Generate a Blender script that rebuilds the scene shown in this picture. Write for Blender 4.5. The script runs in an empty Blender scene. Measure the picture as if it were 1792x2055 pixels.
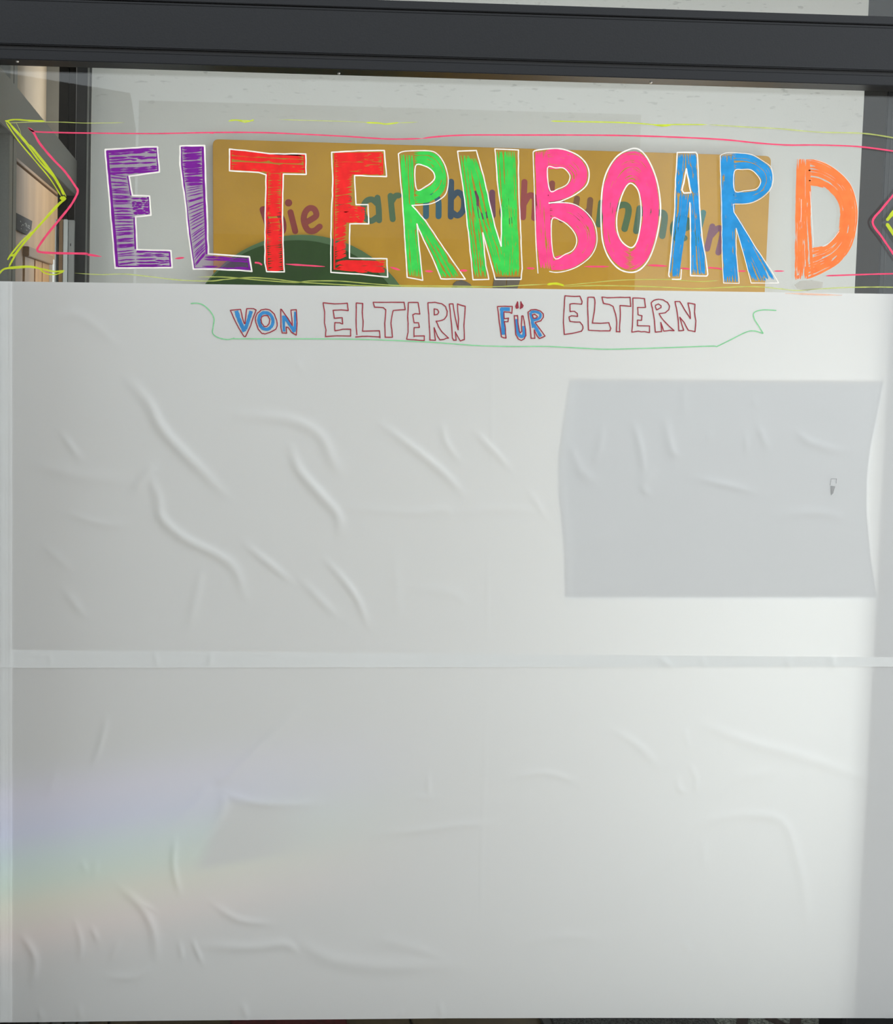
import bpy, bmesh, math, random
import numpy as np
from mathutils import Vector, Matrix

random.seed(7)
rng = np.random.default_rng(7)
C = bpy.context.scene.collection
sc = bpy.context.scene

# ------------------------------------------------------------------ camera
# 1 photo pixel is about 1 mm on the glass (plane y = 0); eye height 1.6 m, 1.8 m in front of the glass
W, H, F = 1792, 2055, 1800.0
PPX, PPY = 469.0, 715.0
CAM = np.array([0.0, -1.8, 1.6])
dY = np.array([(412 - PPX) / F, (640 - PPY) / F, 1.0]); dY /= np.linalg.norm(dY)
dX = np.array([1.0, 0.0195, 0.0]); dX[2] = -(dX[0] * dY[0] + dX[1] * dY[1]) / dY[2]; dX /= np.linalg.norm(dX)
dU = np.cross(dX, dY)
if dU[1] > 0: dU = -dU
M3 = np.array([dX, dY, dU])            # world = M3 @ cam (x right, y down, z forward)

cam = bpy.data.cameras.new('camera'); co = bpy.data.objects.new('camera', cam); C.objects.link(co)
cam.sensor_fit = 'VERTICAL'; cam.sensor_height = 36.0; cam.lens = F / H * 36.0
cam.shift_x = (W / 2 - PPX) / H; cam.shift_y = -(H / 2 - PPY) / H
cam.clip_start = 0.01
R = Matrix(((M3[0, 0], -M3[0, 1], -M3[0, 2], CAM[0]), (M3[1, 0], -M3[1, 1], -M3[1, 2], CAM[1]),
            (M3[2, 0], -M3[2, 1], -M3[2, 2], CAM[2]), (0, 0, 0, 1)))
co.matrix_world = R
sc.camera = co

# ------------------------------------------------------------------ world, lights, exposure
sc.view_settings.view_transform = 'Standard'; sc.view_settings.look = 'None'
sc.view_settings.gamma = 1.0; sc.view_settings.use_curve_mapping = False
sc.view_settings.exposure = 0.40
sc.cycles.max_bounces = 20; sc.cycles.diffuse_bounces = 14; sc.cycles.transmission_bounces = 14; sc.cycles.transparent_max_bounces = 16
world = bpy.data.worlds.new('overcast_sky'); sc.world = world; world.use_nodes = True
bg = world.node_tree.nodes['Background']; bg.inputs[0].default_value = (0.92, 0.98, 1.02, 1); bg.inputs[1].default_value = 1.58

def area(name, loc, target, sx, sy, power, col):
    l = bpy.data.lights.new(name, 'AREA'); l.shape = 'RECTANGLE'; l.size = sx; l.size_y = sy; l.energy = power; l.color = col
    o = bpy.data.objects.new(name, l); C.objects.link(o); o.location = loc
    o.rotation_euler = (Vector(target) - Vector(loc)).to_track_quat('-Z', 'Y').to_euler()
    return o
area('film_backlight', (1.45, 1.33, 1.0), (1.40, 0.0, 1.05), 0.8, 1.25, 3.1, (0.94, 0.99, 1.0)).data.spread = math.radians(88)  # added backlight hidden behind the sheets, brightens their right half
area('hall_fill', (2.0, 0.22, 0.95), (0.6, 1.4, 2.05), 0.5, 0.7, 3.6, (1.0, 0.99, 0.94))  # added fill lamp low on the right, brightens the wall and sign
area('corridor_fill', (-0.12, 1.95, 2.6), (-0.66, 1.7, 1.5), 0.4, 0.4, 3.6, (1.0, 0.96, 0.90))  # added fill lamp out of view, brightens the wooden door

# ------------------------------------------------------------------ pixel <-> world
def ray(px, py):
    px = np.asarray(px, float); py = np.asarray(py, float)
    d = np.stack([(px - PPX) / F, (py - PPY) / F, np.ones_like(px)], -1)
    return d @ M3.T
def P(px, py, Y=0.0):
    d = ray(px, py); return CAM + d * ((Y - CAM[1]) / d[..., 1])[..., None]
def PX(px, py, X):
    d = ray(px, py); return CAM + d * ((X - CAM[0]) / d[..., 0])[..., None]
def PZ(px, py, Z):
    d = ray(px, py); return CAM + d * ((Z - CAM[2]) / d[..., 2])[..., None]

# sunlight split by a bevelled pane: a spot lamp whose colour runs through the spectrum
def rainbow_lamp():
    l = bpy.data.lights.new('prism_sunbeam', 'SPOT'); l.energy = 1.0; l.spot_size = math.radians(60); l.spot_blend = 0.3; l.shadow_soft_size = 0.01
    o = bpy.data.objects.new('prism_sunbeam', l); C.objects.link(o)
    loc = Vector((0.10, -1.7, 0.72)); tgt = Vector(P(np.array(380.0), np.array(1690.0)))
    o.location = loc; o.rotation_euler = (tgt - loc).to_track_quat('-Z', 'Y').to_euler()
    bpy.context.view_layer.update()
    l.use_nodes = True
    nt = l.node_tree; N = nt.nodes; L = nt.links
    em = next(n for n in N if n.type == 'EMISSION')
    tc = N.new('ShaderNodeTexCoord'); sep = N.new('ShaderNodeSeparateXYZ'); L.new(tc.outputs['Normal'], sep.inputs[0])
    def m(op, a, b=None):
        n = N.new('ShaderNodeMath'); n.operation = op
        for i, v in enumerate((a, b)):
            if v is None: continue
            if isinstance(v, (int, float)): n.inputs[i].default_value = v
            else: L.new(v, n.inputs[i])
        return n.outputs[0]
    az = m('ABSOLUTE', sep.outputs[2])
    u = m('DIVIDE', sep.outputs[0], az); v = m('DIVIDE', sep.outputs[1], az)
    # band falls from upper right to lower left, narrows and fades to the right
    w = m('ADD', m('MULTIPLY', v, 1.0), m('MULTIPLY', u, -0.16))
    t = m('ADD', m('MULTIPLY', w, 3.6), 0.5)
    cr = N.new('ShaderNodeValToRGB'); L.new(t, cr.inputs[0])
    e = cr.color_ramp.elements
    e[0].position = 0.0; e[0].color = (0, 0, 0, 1); e[1].position = 1.0; e[1].color = (0, 0, 0, 1)
    for p, c in ((0.10, (.10, .03, .02)), (.22, (.62, .30, .20)), (.34, (.60, .55, .14)), (.44, (.22, .62, .30)), (.54, (.10, .52, .52)),
                 (.66, (.12, .20, .80)), (.80, (.26, .20, .62)), (.92, (.06, .05, .14))):
        x = e.new(p); x.color = (*c, 1)
    fade = N.new('ShaderNodeMapRange'); fade.interpolation_type = 'SMOOTHSTEP'
    L.new(u, fade.inputs[0]); fade.inputs[1].default_value = 0.36; fade.inputs[2].default_value = -0.16; fade.inputs[3].default_value = 0; fade.inputs[4].default_value = 1
    # unlit notch put into the lamp strength by a mask
    X = m('ADD', m('MULTIPLY', u, 1710.0), 380.0); Yp = m('SUBTRACT', 1690.0, m('MULTIPLY', v, 1710.0))
    def ss(val, a, b):
        n = N.new('ShaderNodeMapRange'); n.interpolation_type = 'SMOOTHSTEP'; L.new(val, n.inputs[0]); n.inputs[1].default_value = a; n.inputs[2].default_value = b
        return n.outputs[0]
    k1 = ss(m('ADD', X, m('MULTIPLY', m('SUBTRACT', Yp, 1595.0), .39)), 440.0, 475.0)
    k2 = ss(m('ADD', Yp, m('MULTIPLY', m('SUBTRACT', X, 400.0), .18)), 1750.0, 1742.0)
    k3 = ss(m('SUBTRACT', Yp, m('MULTIPLY', m('SUBTRACT', X, 455.0), .06)), 1590.0, 1612.0)
    k4 = ss(X, 700.0, 520.0)
    notch = m('SUBTRACT', 1.0, m('MULTIPLY', m('MULTIPLY', m('MULTIPLY', k1, k2), m('MULTIPLY', k3, k4)), .9))
    L.new(cr.outputs[0], em.inputs[0]); L.new(m('MULTIPLY', m('MULTIPLY', fade.outputs[0], notch), 30.0), em.inputs[1])
    return o
rainbow_lamp()

# ------------------------------------------------------------------ materials
def srgb(r, g, b):
    f = lambda c: (c / 255 / 12.92) if c / 255 <= 0.04045 else ((c / 255 + 0.055) / 1.055) ** 2.4
    return (f(r), f(g), f(b), 1)
MATS = {}
def mat(name, col, rough=0.6, metal=0.0, var=0.0, scale=(8, 8, 8), bump=0.0, bscale=None, spec=0.5, detail=4):
    if name in MATS: return MATS[name]
    m = bpy.data.materials.new(name); m.use_nodes = True; nt = m.node_tree; N = nt.nodes; L = nt.links
    b = N['Principled BSDF']; b.inputs['Base Color'].default_value = col; b.inputs['Roughness'].default_value = rough
    b.inputs['Metallic'].default_value = metal; b.inputs['Specular IOR Level'].default_value = spec
    tc = N.new('ShaderNodeTexCoord')
    def noise(s):
        mp = N.new('ShaderNodeMapping'); mp.inputs['Scale'].default_value = s; L.new(tc.outputs['Object'], mp.inputs[0])
        n = N.new('ShaderNodeTexNoise'); n.inputs['Scale'].default_value = 1; n.inputs['Detail'].default_value = detail
        L.new(mp.outputs[0], n.inputs[0]); return n
    if var:
        n = noise(scale); r = N.new('ShaderNodeValToRGB'); L.new(n.outputs[0], r.inputs[0])
        r.color_ramp.elements[0].position = .3; r.color_ramp.elements[1].position = .7
        r.color_ramp.elements[0].color = tuple(c * (1 - var) for c in col[:3]) + (1,)
        r.color_ramp.elements[1].color = tuple(min(1, c * (1 + var)) for c in col[:3]) + (1,)
        L.new(r.outputs[0], b.inputs['Base Color'])
    if bump:
        n2 = noise(bscale or scale); bp = N.new('ShaderNodeBump'); bp.inputs['Strength'].default_value = bump; bp.inputs['Distance'].default_value = 0.01
        L.new(n2.outputs[0], bp.inputs['Height']); L.new(bp.outputs[0], b.inputs['Normal'])
    MATS[name] = m; return m

M_frame = mat('anthracite_powder_coat', srgb(27, 28, 31), 0.38, var=.06, scale=(300, 300, 300), bump=.03, spec=.22)
M_fdark = mat('matt_anthracite', srgb(44, 42, 40), 0.75, var=.06, scale=(90, 90, 90), spec=.2)
M_frame2 = mat('grey_powder_coat', srgb(116, 116, 112), 0.45, var=.05, scale=(200, 200, 200))
M_dark = mat('black_gasket', srgb(22, 22, 24), 0.6)
M_steel = mat('screw_steel', srgb(190, 190, 185), 0.3, 1.0)
M_silver = mat('silver_metal', srgb(165, 166, 165), 0.45, 0.1, var=.04, scale=(40, 40, 2))
M_white = mat('white_lacquer', srgb(225, 228, 228), 0.4, var=.02)
M_wood = mat('beech_veneer', srgb(180, 146, 108), 0.5, var=.12, scale=(14, 14, 1.6), bump=.05)
M_wood2 = mat('dark_beech', srgb(150, 118, 84), 0.5, var=.1, scale=(3, 3, 30))
M_wood3 = mat('honey_wood', srgb(190, 140, 80), 0.45, var=.15, scale=(16, 16, 1.5))
M_board = mat('ochre_painted_board', srgb(214, 160, 40), 0.6, var=.07, scale=(6, 6, 6), bump=.05, bscale=(60, 60, 60), spec=.2)
M_green = mat('dark_green_paint', srgb(42, 78, 22), 0.6, var=.14, scale=(7, 7, 7), bump=.05, bscale=(60, 60, 60), spec=.2)
M_grim = mat('green_rim_paint', srgb(84, 120, 72), 0.6, var=.05)
M_greyp = mat('grey_paint', srgb(112, 100, 84), 0.6, var=.15, scale=(40, 40, 40))
M_slate = mat('slate', srgb(48, 46, 44), 0.7, var=.15, scale=(20, 20, 20))
M_chalk = mat('chalk', srgb(205, 205, 200), 0.8)
M_poster = mat('poster_paper', srgb(172, 170, 174), 0.8, var=.03, scale=(5, 5, 5))
M_render = mat('grey_render', srgb(186, 184, 178), 0.9, var=.08, scale=(3, 3, 3))
M_darkwall = mat('dark_render', srgb(150, 148, 142), 0.9, var=.08, scale=(3, 3, 3))
M_pave = mat('pavement', srgb(214, 206, 198), 0.9, var=.1, scale=(6, 6, 6))

def plaster():
    m = bpy.data.materials.new('rough_white_plaster'); m.use_nodes = True; nt = m.node_tree; N = nt.nodes; L = nt.links
    b = N['Principled BSDF']; b.inputs['Roughness'].default_value = .9; b.inputs['Specular IOR Level'].default_value = .15
    tc = N.new('ShaderNodeTexCoord'); mp = N.new('ShaderNodeMapping'); mp.inputs['Scale'].default_value = (22, 22, 80); L.new(tc.outputs['Object'], mp.inputs[0])
    n = N.new('ShaderNodeTexNoise'); n.inputs['Scale'].default_value = 1; n.inputs['Detail'].default_value = 2; L.new(mp.outputs[0], n.inputs[0])
    r = N.new('ShaderNodeValToRGB'); L.new(n.outputs[0], r.inputs[0]); r.color_ramp.elements[0].position = .29; r.color_ramp.elements[1].position = .37
    r.color_ramp.elements[0].color = (.74, .74, .73, 1); r.color_ramp.elements[1].color = (1, 1, 1, 1)
    # dark specks in the colour, fading in towards the top of the wall
    sp = N.new('ShaderNodeSeparateXYZ'); L.new(tc.outputs['Object'], sp.inputs[0])
    mr = N.new('ShaderNodeMapRange'); L.new(sp.outputs[2], mr.inputs[0]); mr.inputs[1].default_value = 2.28; mr.inputs[2].default_value = 2.50
    mx = N.new('ShaderNodeMix'); mx.data_type = 'RGBA'; L.new(mr.outputs[0], mx.inputs[0]); mx.inputs[6].default_value = (1, 1, 1, 1); L.new(r.outputs[0], mx.inputs[7])
    n3 = N.new('ShaderNodeTexNoise'); n3.inputs['Scale'].default_value = 2.5; L.new(tc.outputs['Object'], n3.inputs[0])
    r3 = N.new('ShaderNodeValToRGB'); L.new(n3.outputs[0], r3.inputs[0]); r3.color_ramp.elements[0].color = (.80, .79, .75, 1); r3.color_ramp.elements[1].color = (.86, .86, .83, 1)
    mu = N.new('ShaderNodeMix'); mu.data_type = 'RGBA'; mu.blend_type = 'MULTIPLY'; mu.inputs[0].default_value = 1
    L.new(r3.outputs[0], mu.inputs[6]); L.new(mx.outputs[2], mu.inputs[7]); L.new(mu.outputs[2], b.inputs['Base Color'])
    n4 = N.new('ShaderNodeTexNoise'); n4.inputs['Scale'].default_value = 120; L.new(tc.outputs['Object'], n4.inputs[0])
    bp = N.new('ShaderNodeBump'); bp.inputs['Strength'].default_value = .15; bp.inputs['Distance'].default_value = .003
    L.new(n4.outputs[0], bp.inputs['Height']); L.new(bp.outputs[0], b.inputs['Normal'])
    return m
M_plaster = plaster()

def glass():
    m = bpy.data.materials.new('clear_float_glass'); m.use_nodes = True; nt = m.node_tree; N = nt.nodes; L = nt.links
    N.remove(N['Principled BSDF']); out = N['Material Output']
    t = N.new('ShaderNodeBsdfTransparent'); t.inputs[0].default_value = (.965, .975, .965, 1)
    g = N.new('ShaderNodeBsdfGlossy'); g.inputs['Roughness'].default_value = 0.0
    lw = N.new('ShaderNodeLayerWeight'); lw.inputs[0].default_value = .5
    pw = N.new('ShaderNodeMath'); pw.operation = 'POWER'; L.new(lw.outputs['Facing'], pw.inputs[0]); pw.inputs[1].default_value = 5.0
    f = N.new('ShaderNodeMath'); f.operation = 'MULTIPLY_ADD'; L.new(pw.outputs[0], f.inputs[0]); f.inputs[1].default_value = .965; f.inputs[2].default_value = .035
    mx = N.new('ShaderNodeMixShader'); L.new(f.outputs[0], mx.inputs[0]); L.new(t.outputs[0], mx.inputs[1]); L.new(g.outputs[0], mx.inputs[2]); L.new(mx.outputs[0], out.inputs[0])
    return m
M_glass = glass()

def film():
    m = bpy.data.materials.new('milky_window_film'); m.use_nodes = True; nt = m.node_tree; N = nt.nodes; L = nt.links
    N.remove(N['Principled BSDF']); out = N['Material Output']
    d = N.new('ShaderNodeBsdfDiffuse'); t = N.new('ShaderNodeBsdfTranslucent')
    tc = N.new('ShaderNodeTexCoord'); n = N.new('ShaderNodeTexNoise'); n.inputs['Scale'].default_value = 3; L.new(tc.outputs['Object'], n.inputs[0])
    r = N.new('ShaderNodeValToRGB'); L.new(n.outputs[0], r.inputs[0]); r.color_ramp.elements[0].color = (.86, .87, .87, 1); r.color_ramp.elements[1].color = (.89, .90, .895, 1)
    L.new(r.outputs[0], d.inputs[0]); t.inputs[0].default_value = (.90, .91, .90, 1)
    mx = N.new('ShaderNodeMixShader'); mx.inputs[0].default_value = .52; L.new(d.outputs[0], mx.inputs[1]); L.new(t.outputs[0], mx.inputs[2])
    g = N.new('ShaderNodeBsdfGlossy'); g.inputs['Roughness'].default_value = .38
    m2 = N.new('ShaderNodeMixShader'); m2.inputs[0].default_value = .05; L.new(mx.outputs[0], m2.inputs[1]); L.new(g.outputs[0], m2.inputs[2]); L.new(m2.outputs[0], out.inputs[0])
    return m
M_film = film()

def paint(name, col, alpha=1.0):
    if name in MATS: return MATS[name]
    m = bpy.data.materials.new(name); m.use_nodes = True; nt = m.node_tree; N = nt.nodes; L = nt.links
    b = N['Principled BSDF']; b.inputs['Roughness'].default_value = .7; b.inputs['Specular IOR Level'].default_value = .15
    tc = N.new('ShaderNodeTexCoord'); n = N.new('ShaderNodeTexNoise'); n.inputs['Scale'].default_value = 45; L.new(tc.outputs['Object'], n.inputs[0])
    r = N.new('ShaderNodeValToRGB'); L.new(n.outputs[0], r.inputs[0]); r.color_ramp.elements[0].position = .3; r.color_ramp.elements[1].position = .7
    r.color_ramp.elements[0].color = tuple(c * .86 for c in col[:3]) + (1,); r.color_ramp.elements[1].color = tuple(min(1, c * 1.08) for c in col[:3]) + (1,)
    L.new(r.outputs[0], b.inputs['Base Color']); b.inputs['Alpha'].default_value = alpha
    MATS[name] = m; return m
K_purple = paint('purple_marker', srgb(122, 30, 146)); K_red = paint('red_marker', srgb(236, 40, 40)); K_green = paint('green_marker', srgb(62, 202, 80))
K_pink = paint('neon_pink_marker', srgb(255, 74, 138)); K_blue = paint('blue_marker', srgb(44, 144, 208)); K_orange = paint('orange_marker', srgb(255, 128, 68))
K_white = paint('white_marker', srgb(246, 240, 232)); K_line = paint('pink_line_marker', srgb(240, 78, 116)); K_yellow = paint('lime_yellow_marker', srgb(206, 222, 48), .84)
K_ythin = paint('pale_lime_marker', srgb(196, 206, 110), .7)
K_wash = paint('purple_wash', srgb(140, 80, 158), .24)
K_crim = paint('crimson_felt_pen', srgb(152, 48, 62)); K_fblue = paint('blue_felt_pen', srgb(60, 132, 190)); K_fgreen = paint('green_felt_pen', srgb(128, 204, 146))
K_smudge = paint('grey_smudge', srgb(176, 168, 156), .45); K_osm = paint('orange_smear', srgb(255, 180, 140), .5)
K_grey = paint('pencil_grey', srgb(150, 150, 150), .8)

# ------------------------------------------------------------------ object helpers
def link(name, me, parent=None, label=None, cat=None, group=None, kind=None):
    o = bpy.data.objects.new(name, me); C.objects.link(o)
    if parent is not None: o.parent = parent
    if label: o['label'] = label
    if cat: o['category'] = cat
    if group: o['group'] = group
    if kind: o['kind'] = kind
    return o
def empty(name, loc=(0, 0, 0), **k):
    return link(name, None, **k)
def mesh(name, verts, faces, m, smooth=False):
    me = bpy.data.meshes.new(name); me.from_pydata([tuple(map(float, v)) for v in verts], [], faces)
    me.materials.append(m)
    if smooth: me.polygons.foreach_set('use_smooth', [True] * len(me.polygons))
    me.update(); return me
def box(name, x0, x1, y0, y1, z0, z1, m, bevel=0.0, parent=None, **k):
    bm = bmesh.new(); bmesh.ops.create_cube(bm, size=1)
    bmesh.ops.scale(bm, vec=(x1 - x0, y1 - y0, z1 - z0), verts=bm.verts); bmesh.ops.translate(bm, vec=((x0 + x1) / 2, (y0 + y1) / 2, (z0 + z1) / 2), verts=bm.verts)
    if bevel: bmesh.ops.bevel(bm, geom=bm.edges[:], offset=bevel, segments=2, affect='EDGES')
    me = bpy.data.meshes.new(name); bm.to_mesh(me); bm.free(); me.materials.append(m)
    return link(name, me, parent, **k)
def prism(name, pts, depth_vec, m, parent=None, bevel=0, **k):
    """closed outline of world points swept along depth_vec"""
    bm = bmesh.new(); vs = [bm.verts.new(tuple(p)) for p in pts]; f = bm.faces.new(vs)
    r = bmesh.ops.extrude_face_region(bm, geom=[f]); nv = [g for g in r['geom'] if isinstance(g, bmesh.types.BMVert)]
    bmesh.ops.translate(bm, vec=depth_vec, verts=nv); bmesh.ops.recalc_face_normals(bm, faces=bm.faces)
    if bevel: bmesh.ops.bevel(bm, geom=bm.edges[:], offset=bevel, segments=2, affect='EDGES')
    me = bpy.data.meshes.new(name); bm.to_mesh(me); bm.free(); me.materials.append(m)
    return link(name, me, parent, **k)

# ---- ribbons of marker paint, worked in pixels and laid on the plane y = Y
def smooth(pts, n=6, closed=False):
    p = [np.array(q, float) for q in pts]
    if len(p) < 3: return np.array(p)
    out = []
    L = len(p); rngi = range(L if closed else L - 1)
    for i in rngi:
        a = p[(i - 1) % L] if (closed or i > 0) else p[0]; b = p[i]; c = p[(i + 1) % L]; d = p[(i + 2) % L] if (closed or i + 2 < L) else p[-1]
        # keep corners sharp
        for t in np.linspace(0, 1, n, endpoint=False):
            out.append(.5 * ((2 * b) + (-a + c) * t + (2 * a - 5 * b + 4 * c - d) * t * t + (-a + 3 * b - 3 * c + d) * t ** 3))
    if not closed: out.append(p[-1])
    return np.array(out)
def resample(pts, n):
    p = np.array(pts, float); s = np.r_[0, np.cumsum(np.hypot(*np.diff(p, axis=0).T))]
    t = np.linspace(0, s[-1], n); return np.stack([np.interp(t, s, p[:, 0]), np.interp(t, s, p[:, 1])], -1)
class Ink:
    def __init__(s, Y): s.v = []; s.f = []; s.Y = Y; s.k = 0
    def ribbon(s, pts, w, taper=.0, jit=.0, closed=False, caps=False):
        p = np.array(pts, float)
        if len(p) < 2: return
        L = np.hypot(*np.diff(p, axis=0).T).sum()
        if closed: p = np.vstack([p, p[:1]])
        n = len(p)
        tan = np.gradient(p, axis=0)
        if closed: tan[0] = tan[-1] = p[1] - p[-2]
        tan /= np.maximum(np.hypot(tan[:, 0], tan[:, 1]), 1e-6)[:, None]
        nor = np.stack([-tan[:, 1], tan[:, 0]], -1)
        ww = np.full(n, w / 2.0) * (1 + jit * rng.uniform(-1, 1, n))
        if taper: 
            t = np.linspace(0, 1, n); ww *= np.clip(np.minimum(t, 1 - t) / taper, .25, 1)
        a = p + nor * ww[:, None]; b = p - nor * ww[:, None]
        Y = s.Y - 6e-6 * (s.k % 24); s.k += 1
        A = P(a[:, 0], a[:, 1], Y); B = P(b[:, 0], b[:, 1], Y); i0 = len(s.v)
        s.v += list(A) + list(B)
        for i in range(n - 1): s.f.append((i0 + i, i0 + i + 1, i0 + n + i + 1, i0 + n + i))
        if caps:
            for c in (p[0], p[-1]): s.disc(c, w / 2)
    def disc(s, c, r, n=14):
        t = np.linspace(0, 2 * math.pi, n, endpoint=False); Y = s.Y - 6e-6 * (s.k % 24); s.k += 1
        i0 = len(s.v); s.v += list(P(c[0] + r * np.cos(t), c[1] + r * np.sin(t), Y)); s.f.append(tuple(range(i0, i0 + n)))
    def corners(s, pts, w, closed=True, jit=.08, n=5):
        """straight-sided hand-drawn line with round joints"""
        q = [np.array(a, float) for a in pts]
        segs = list(zip(q, q[1:] + (q[:1] if closed else []))) if closed else list(zip(q, q[1:]))
        for a, b in segs:
            d = np.hypot(*(b - a)); k = max(2, int(d / 12))
            t = np.linspace(0, 1, k + 1)[:, None]; line = a + (b - a) * t
            line[1:-1] += rng.normal(0, .25, line[1:-1].shape)
            s.ribbon(line, w, jit=jit)
        for a in q: s.disc(a, w / 2, 8)
    def poly(s, pts):
        p = np.array(pts, float); Y = s.Y - 6e-6 * (s.k % 24); s.k += 1
        i0 = len(s.v); s.v += list(P(p[:, 0], p[:, 1], Y)); s.f.append(tuple(range(i0, i0 + len(p))))
    def patch(s, A, B, mode='along', d=3.4, w=4.4, skip=.03, breaks=1.0, wob=.8, slant=0, curve=False, t0=0, t1=1):
        """hatch the band between boundary polylines A and B"""
        n = 40
        if curve: A = smooth(A, 5); B = smooth(B, 5)
        A = resample(A, n); B = resample(B, n)
        width = np.hypot(*(A - B).T).mean(); length = np.hypot(*np.diff((A + B) / 2, axis=0).T).sum()
        if mode == 'along':
            k = max(2, int(round(width / d)))
            for i in range(k):
                sv = (i + .5) / k
                if rng.random() < skip: continue
                cuts = [0.0]; 
                while cuts[-1] < 1: cuts.append(min(1, cuts[-1] + rng.uniform(.3, 1.1) / breaks))
                for a, b in zip(cuts, cuts[1:]):
                    a2 = max(0, a - .05 * rng.random()); b2 = min(1, b + .06 * rng.random() - (.05 if rng.random() < .35 else 0))
                    if b2 - a2 < .03: continue
                    m = max(4, int((b2 - a2) * length / 7)); t = np.linspace(a2, b2, m)
                    ss = np.clip(sv + rng.normal(0, .25) / k + np.cumsum(rng.normal(0, wob * .25, m)) / width, .02, .98)
                    idx = t * (n - 1); i0 = np.clip(idx.astype(int), 0, n - 2); fr = (idx - i0)[:, None]
                    pa = A[i0] * (1 - fr) + A[i0 + 1] * fr; pb = B[i0] * (1 - fr) + B[i0 + 1] * fr
                    s.ribbon(pa + (pb - pa) * ss[:, None], w * rng.uniform(.75, 1.15), taper=.12, jit=.16)
        else:
            k = max(2, int(round(length / d)))
            zig = 0
            for i in range(k):
                tt = t0 + (t1 - t0) * (i + .5 + rng.normal(0, .25)) / k
                if rng.random() < skip: continue
                m = max(4, int(width / 7)); ss = np.linspace(rng.uniform(0, .1), rng.uniform(.9, 1), m)
                t = np.clip(tt + slant * (ss - .5) + np.cumsum(rng.normal(0, wob * .25, m)) / length, 0, 1)
                idx = t * (n - 1); i0 = np.clip(idx.astype(int), 0, n - 2); fr = (idx - i0)[:, None]
                pa = A[i0] * (1 - fr) + A[i0 + 1] * fr; pb = B[i0] * (1 - fr) + B[i0 + 1] * fr
                s.ribbon(pa + (pb - pa) * ss[:, None], w * rng.uniform(.7, 1.15), taper=.15, jit=.18)
    def build(s, name, m, parent, **k):
        return link(name, mesh(name, s.v, s.f, m), parent, **k)

# ------------------------------------------------------------------ setting
WALLY = 1.40
floor = box('floor', -1.6, 3.6, 0.0, 3.2, -0.10, -0.012, M_slate, kind='structure')
M_tile = mat('brown_stone_tile', srgb(66, 56, 36), .6, var=.3, scale=(18, 18, 18), bump=.1)
tile0 = None
for i in range(9):
    for j in range(3):
        x = -1.05 + i * 0.345 + (0.1 if j % 2 else 0); y = 0.06 + j * 0.345
        if tile0 is None: tile0 = box('floor_tile', -.170, .170, 0, .340, -0.012, 0.0, M_tile, .002, parent=floor); t = tile0
        else: t = tile0.copy(); C.objects.link(t)
        t.location = (x, y, 0)
box('wall_back', -0.413, 3.6, WALLY, WALLY + .15, 0, 3.05, M_plaster, kind='structure')
box('unseen_dark_panel', -0.40, 1.15, WALLY - .012, WALLY - .0005, 0, 1.5, mat('absorbing_brown', srgb(52, 46, 42), .8, var=.1, scale=(6, 6, 1)), kind='structure')  # added unseen dark panel, keeps bounced light off the back of the sheets
box('wall_right', 3.3, 3.45, .012, WALLY, 0, 3.05, mat('warm_grey_wall', srgb(150, 144, 136), .85, var=.05), kind='structure')
box('ceiling', -1.6, 3.6, 0.09, 3.2, 3.05, 3.15, mat('dark_ceiling_boards', srgb(92, 84, 74), .8, var=.1, scale=(2, 30, 2)), kind='structure')
box('ground', -8, 12, -14, -0.02, -.12, -.02, M_pave, kind='structure')
box('unseen_ground_strip', -.6, 2.2, -.27, -.05, -.02, -.008, mat('dark_strip_grey', srgb(44, 42, 40), .8, var=.1, scale=(12, 12, 12)), kind='structure')  # added unseen dark strip, darkens what the bottom of the pane reflects
# opposite buildings, seen only as reflections in the glass
box('wall_opposite', -0.76, 4.74, -8.6, -8.0, -.02, 3.94, M_render, kind='structure')
box('wall_annex', -0.12, 4.3, -8.0, -7.7, -.02, 2.5, M_darkwall, kind='structure')
prism('wall_side', [(-0.62, -.06, -.02), (-0.62, -5.9, -.02), (-.62, -5.9, 3.2), (-.62, -5.3, 3.35), (-.62, -.06, 2.12)], (-.3, 0, 0), mat('brown_render', srgb(120, 116, 110), .9, var=.06, scale=(3, 3, 3)), kind='structure')

# window_1: the aluminium framed front
win = empty('window_1', kind='structure')
XL, XR = -1.0, 2.2
def zpx(px, py, Y): return float(P(np.array(float(px)), np.array(float(py)), Y)[2])
YF = -0.04
z_under = zpx(1792, 172, YF); z_g2b = zpx(1792, 153, YF); z_g2t = zpx(1792, 149, YF); z_pb = zpx(1792, 143, YF)
z_pt = zpx(1792, 57, YF); z_g1 = zpx(1792, 51, YF); z_top = zpx(1792, 33, YF)
box('transom_core', XL, XR, YF + .006, .06, z_g2b, z_top - .002, M_dark, parent=win)
box('transom_bead', XL, XR, YF, .004, z_under, z_g2b, M_frame, .0012, parent=win)
box('transom_lip', XL, XR, YF + .002, .04, z_g2b + .0006, z_g2t - .001, M_frame, .0006, parent=win)
box('transom_panel', XL, XR, YF - .001, .066, z_pb, z_pt, M_frame, .002, parent=win)
box('transom_lip', XL, XR, YF + .002, .04, z_pt + .001, z_g1 - .001, M_frame, .0006, parent=win)
box('transom_cap', XL, XR, YF, .066, z_g1 + .0015, z_top, M_frame, .0012, parent=win)
bm = bmesh.new(); bmesh.ops.create_cone(bm, cap_ends=True, segments=16, radius1=.0035, radius2=.0022, depth=.003)
scr = bpy.data.meshes.new('screw'); bm.to_mesh(scr); bm.free(); scr.materials.append(M_steel)
for px, py in ((35, 123), (680, 147), (1306, 165)):
    q = PZ(np.array(float(px)), np.array(float(py)), z_under); o = link('screw', scr, win); o.location = (q[0], q[1], z_under - .001); o.rotation_euler = (math.pi, 0, 0)
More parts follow.
